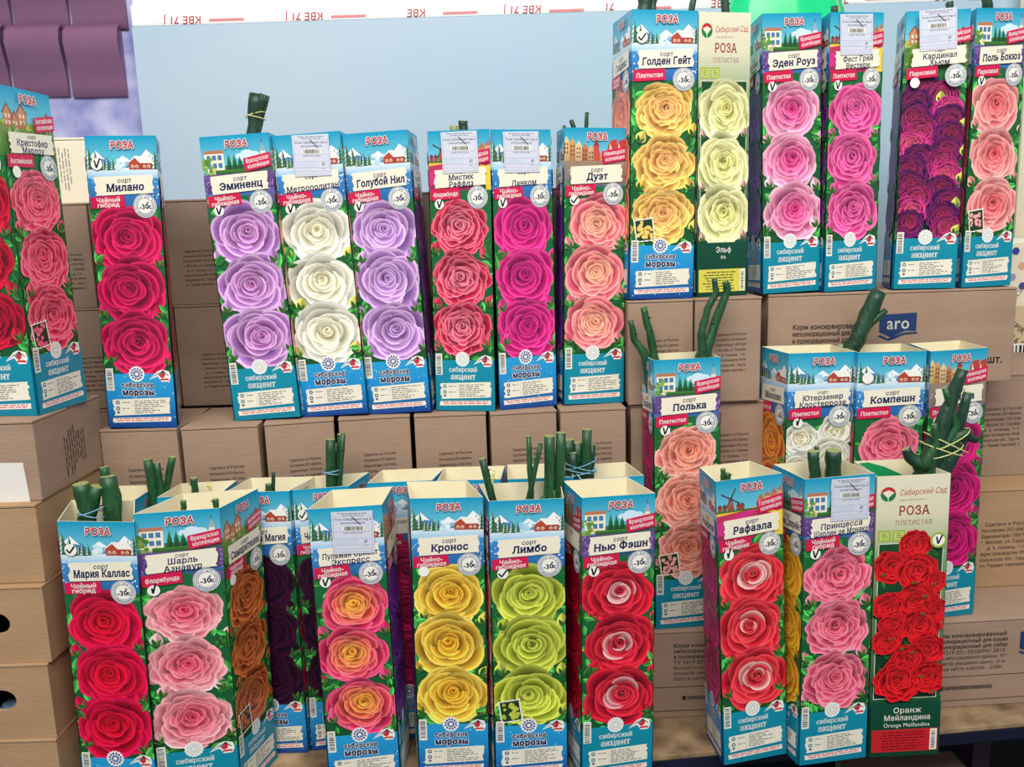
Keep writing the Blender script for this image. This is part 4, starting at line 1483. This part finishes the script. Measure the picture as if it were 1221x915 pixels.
S1, S2 = 'stem', 'stem_dark'
canes('pair of tied thick canes above the leftmost lilac rose box', [([(307, 320), (302, 160), (306, 112)], 1.09, .0085, S2), ([(302, 320), (304, 160), (316, 113)], 1.098, .0065, S2)],
      [(305, 140, 1.094, .012, .012, .25, 'twine')])
canes('short cane stub above the ruffled red rose box', [([(550, 320), (553, 160), (552, 144)], 1.10, .0060, S2), ([(541, 320), (542, 165), (541, 150)], 1.102, .0055, 'stem_cut')])
canes('three thin canes above the pink and peach rose box', [([(676, 300), (677, 160), (672, 150)], 1.115, .0022, S2), ([(690, 300), (686, 160), (681, 143)], 1.117, .0030, S2), ([(696, 300), (698, 160), (700, 134)], 1.116, .0026, S2)])
canes('dark cane stubs above the yellow rose box', [([(770, 200), (769, 15), (768, -6)], 1.12, .0085, S2), ([(779, 200), (777, 15), (780, -6)], 1.125, .005, S2)])
canes('thin canes above the cream rose box', [([(826, 200), (823, 20), (828, -6)], 1.13, .004, S2), ([(866, 200), (866, 20), (864, -6)], 1.14, .005, S2)])
canes('small cane tip above the deep pink rose box', [([(996, 200), (995, 25), (995, 8)], 1.16, .0045, S2)])
canes('small cane tips above the dark plum rose box', [([(1133, 200), (1132, 15), (1132, 2)], 1.17, .0045, S2), ([(1180, 200), (1178, 10), (1176, -5)], 1.165, .006, S2)])
canes('left pair of tall bare canes in the peach rose box', [([(782, 520), (770, 425), (756, 405), (752, 382)], 1.048, [.0055, .0055, .0045, .0035], S1), ([(786, 520), (781, 430), (774, 395), (767, 366)], 1.052, [.0055, .0055, .005, .004], S1)])
canes('right pair of tall bare canes in the peach rose box', [([(838, 520), (839, 425), (848, 400), (868, 345), (865, 336)], 1.050, [.008, .0095, .006, .0048, .004], S1), ([(842, 520), (838, 420), (836, 400), (843, 370), (854, 350), (852, 332)], 1.045, [.006, .006, .005, .0045, .004, .003], S1)])
canes('thick forked cane leaning from the white clustered rose box', [([(990, 520), (1012, 425), (1030, 385), (1048, 348)], 1.070, [.011, .011, .0095, .0095], S2), ([(1018, 414), (1034, 390), (1056, 370)], 1.069, [.007, .0048, .004], S2)])
canes('thick dark canes in the leftmost front rose box', [([(114, 720), (104, 620), (96, 577)], .893, [.010, .009, .0082], S1), ([(112, 720), (105, 625), (116, 580)], .888, [.008, .0075, .0065], S1), ([(146, 720), (136, 618), (129, 568)], .897, [.010, .0095, .0088], S1), ([(138, 700), (130, 590), (124, 557)], .905, .0048, S1)],
      [(110, 612, .888, .014, .012, .3, 'twine_blue')])
canes('three short canes behind the leftmost front box', [([(190, 700), (184, 590), (176, 548)], .972, [.0065, .006, .005], S1), ([(198, 700), (193, 590), (187, 552)], .975, .004, S1), ([(194, 700), (198, 585), (206, 545)], .978, .0042, S1)])
canes('thin cane stubs behind the pale pink front box', [([(234, 700), (233, 585), (231, 570)], .985, .0042, S1), ([(254, 700), (252, 588), (249, 577)], .985, .002, 'twine')])
canes('two stubs in the pale pink front rose box', [([(222, 720), (219, 612), (219, 597)], .905, .0032, S1), ([(262, 720), (258, 606), (257, 595)], .912, .0034, S1)])
canes('thin cane and stub in the near-black rose box', [([(326, 700), (326, 585), (326, 562)], .990, .0022, S2), ([(320, 700), (320, 590), (320, 577)], .985, .0035, S1)])
canes('tied bundle of canes in the half hidden near-black rose box', [([(398, 700), (395, 590), (394, 524)], .996, [.0065, .0065, .0055], S1), ([(404, 700), (402, 590), (407, 518)], 1.000, .005, S2), ([(392, 700), (397, 590), (401, 530)], 1.003, .005, S1), ([(402, 700), (404, 600), (409, 516)], .990, .0025, S1)],
      [(398, 563, .997, .013, .011, .15, 'twine_blue')])
canes('lone dark cane leaning left from the lime green rose box', [([(600, 700), (590, 605), (575, 547)], .935, [.0048, .0048, .0042], S2), ([(586, 580), (589, 562)], .934, .0016, 'twine')])
canes('group of tall canes in the lime green rose box', [([(636, 700), (634, 598), (630, 520)], .940, [.0035, .0035, .0028], S1), ([(632, 700), (630, 598), (645, 528)], .936, [.0038, .0035, .0026], S1), ([(654, 700), (654, 598), (655, 520)], .945, .0062, S1), ([(666, 700), (666, 590), (669, 516)], .950, .0058, S1), ([(664, 640), (660, 585), (640, 600)], .942, .0025, S1)])
canes('dense tied bundle of canes behind the red and white rose box', [([(684, 700), (680, 590), (678, 524)], 1.002, .0065, S2), ([(694, 700), (690, 590), (688, 528)], 1.008, .006, S1), ([(700, 700), (697, 590), (700, 512)], 1.003, .0062, S1), ([(706, 700), (702, 590), (706, 530)], 1.010, .005, S2), ([(690, 700), (686, 600), (683, 540)], .996, .005, S2)],
      [(692, 556, 1.003, .020, .014, .30, 'twine_blue'), (690, 563, 1.003, .020, .014, -.2, 'twine_blue')])
canes('two green stubs in the tilted scarlet rose box', [([(862, 700), (862, 572), (862, 559)], .946, .0030, S1), ([(868, 700), (868, 575), (868, 564)], .944, .0034, S1)])
canes('thick sawn canes in the ruffled pink front rose box', [([(972, 700), (972, 575), (970, 538)], .945, .0068, S2), ([(994, 700), (993, 575), (994, 537)], .948, .0088, S2), ([(975, 600), (974, 550), (974, 532)], .95, .0026, S2)])
canes('tangle of thick tied canes in the cream and green box', [([(1098, 700), (1100, 575), (1108, 545), (1130, 490), (1148, 440)], .950, [.010, .012, .011, .008, .006], S2), ([(1118, 700), (1115, 575), (1120, 540), (1142, 520), (1156, 515)], .955, [.009, .010, .009, .007, .0055], S1),
       ([(1105, 580), (1098, 555), (1085, 545), (1080, 535)], .945, [.010, .008, .007, .005], S2), ([(1112, 555), (1140, 508), (1126, 462)], .946, [.006, .004, .0032], S1), ([(1120, 545), (1142, 515), (1154, 468)], .958, [.008, .006, .005], S2),
       ([(1100, 560), (1116, 530), (1114, 506)], .942, [.006, .0045, .003], S1), ([(1106, 590), (1126, 560), (1150, 520), (1165, 525)], .96, [.010, .009, .006, .004], S2)],
      [(1128, 528, .952, .026, .016, .5, 'twine'), (1122, 538, .952, .024, .018, -.35, 'twine')])

# ------------------------------------------------------------------ odds and ends
# green plastic bag behind the top row
gp = new_mat('green_plastic', .22, .5)
gp[2].inputs['Base Color'].default_value = lin((30, 226, 150))
gp[2].inputs['Transmission Weight'].default_value = .25
gp[2].inputs['Subsurface Weight'].default_value = .3
bm = bmesh.new()
bmesh.ops.create_uvsphere(bm, u_segments=40, v_segments=26, radius=1)
rnd = random.Random(8)
for v in bm.verts:
    a = math.atan2(v.co.y, v.co.x)
    k = 1 + .05 * math.sin(9 * a + 3 * v.co.z) + .04 * math.sin(17 * a - 5 * v.co.z)
    z = max(v.co.z, -.85)
    top = max(0, z)
    v.co = Vector((v.co.x * .10 * k, v.co.y * .036 * k, (z + .85) * .27 + .01 * math.sin(7 * a) * top))
for f in bm.faces:
    f.smooth = True
bgx = at(925, 10, 1.28).x
gb = obj('plastic_bag', bm, gp[0], None, (bgx, 1.245, L4 + .001))
tag(gb, 'bright green plastic bag behind the pink boxes of the top row', 'bag')

# printed kraft sack leaning at the right edge
sk = empty('pet_food_sack', (.955, 1.374, 0.0), (0, 0, 0))
tag(sk, 'printed kraft sack with barcode standing at the right edge behind cartons', 'sack')
obj('sack_body', box_bm(-.15, .15, 0, .055, .0, .60, .016, 3), 'kraft_pale', sk)
S = Sheet()
S.rect(.01, .36, .99, 1.98, (206, 184, 148))
for k, (uu, vv) in enumerate(((.05, .06), (.09, .14), (.04, .20), (.10, .25), (.05, .31))):
    S.disc(uu, vv, .022, ((60, 70, 150), (226, 170, 140), (150, 160, 180))[k % 3], 6)
S.text('SPECIAL', .035, .345, .026, (120, 106, 84), None, -.9, align='l')
S.text('EXPIRY DATE', .025, .43, .034, (60, 52, 46), None, .6, .02, align='l')
S.text('< 16,5 kg', .020, .50, .036, (60, 52, 46), None, .6, .02, align='l')
barcode(S, .012, .565, .50, .66, random.Random(2), False)
obj('sack_print', S.mesh('sack_print', .29, .30, .598), None, sk, (0, -.0004, 0))

# white wrapped tag sticking up from the cream rose box
wt = obj('paper_tag', box_bm(-.012, .012, -.0006, .0006, 0, .16, .0004, 1), 'paper', None, tuple(at(850, 200, 1.145)), (R(-3), 0, R(4)))
tag(wt, 'white paper tag sticking up out of the cream rose box', 'paper tag')

bpy.data.objects.remove(_cuo)
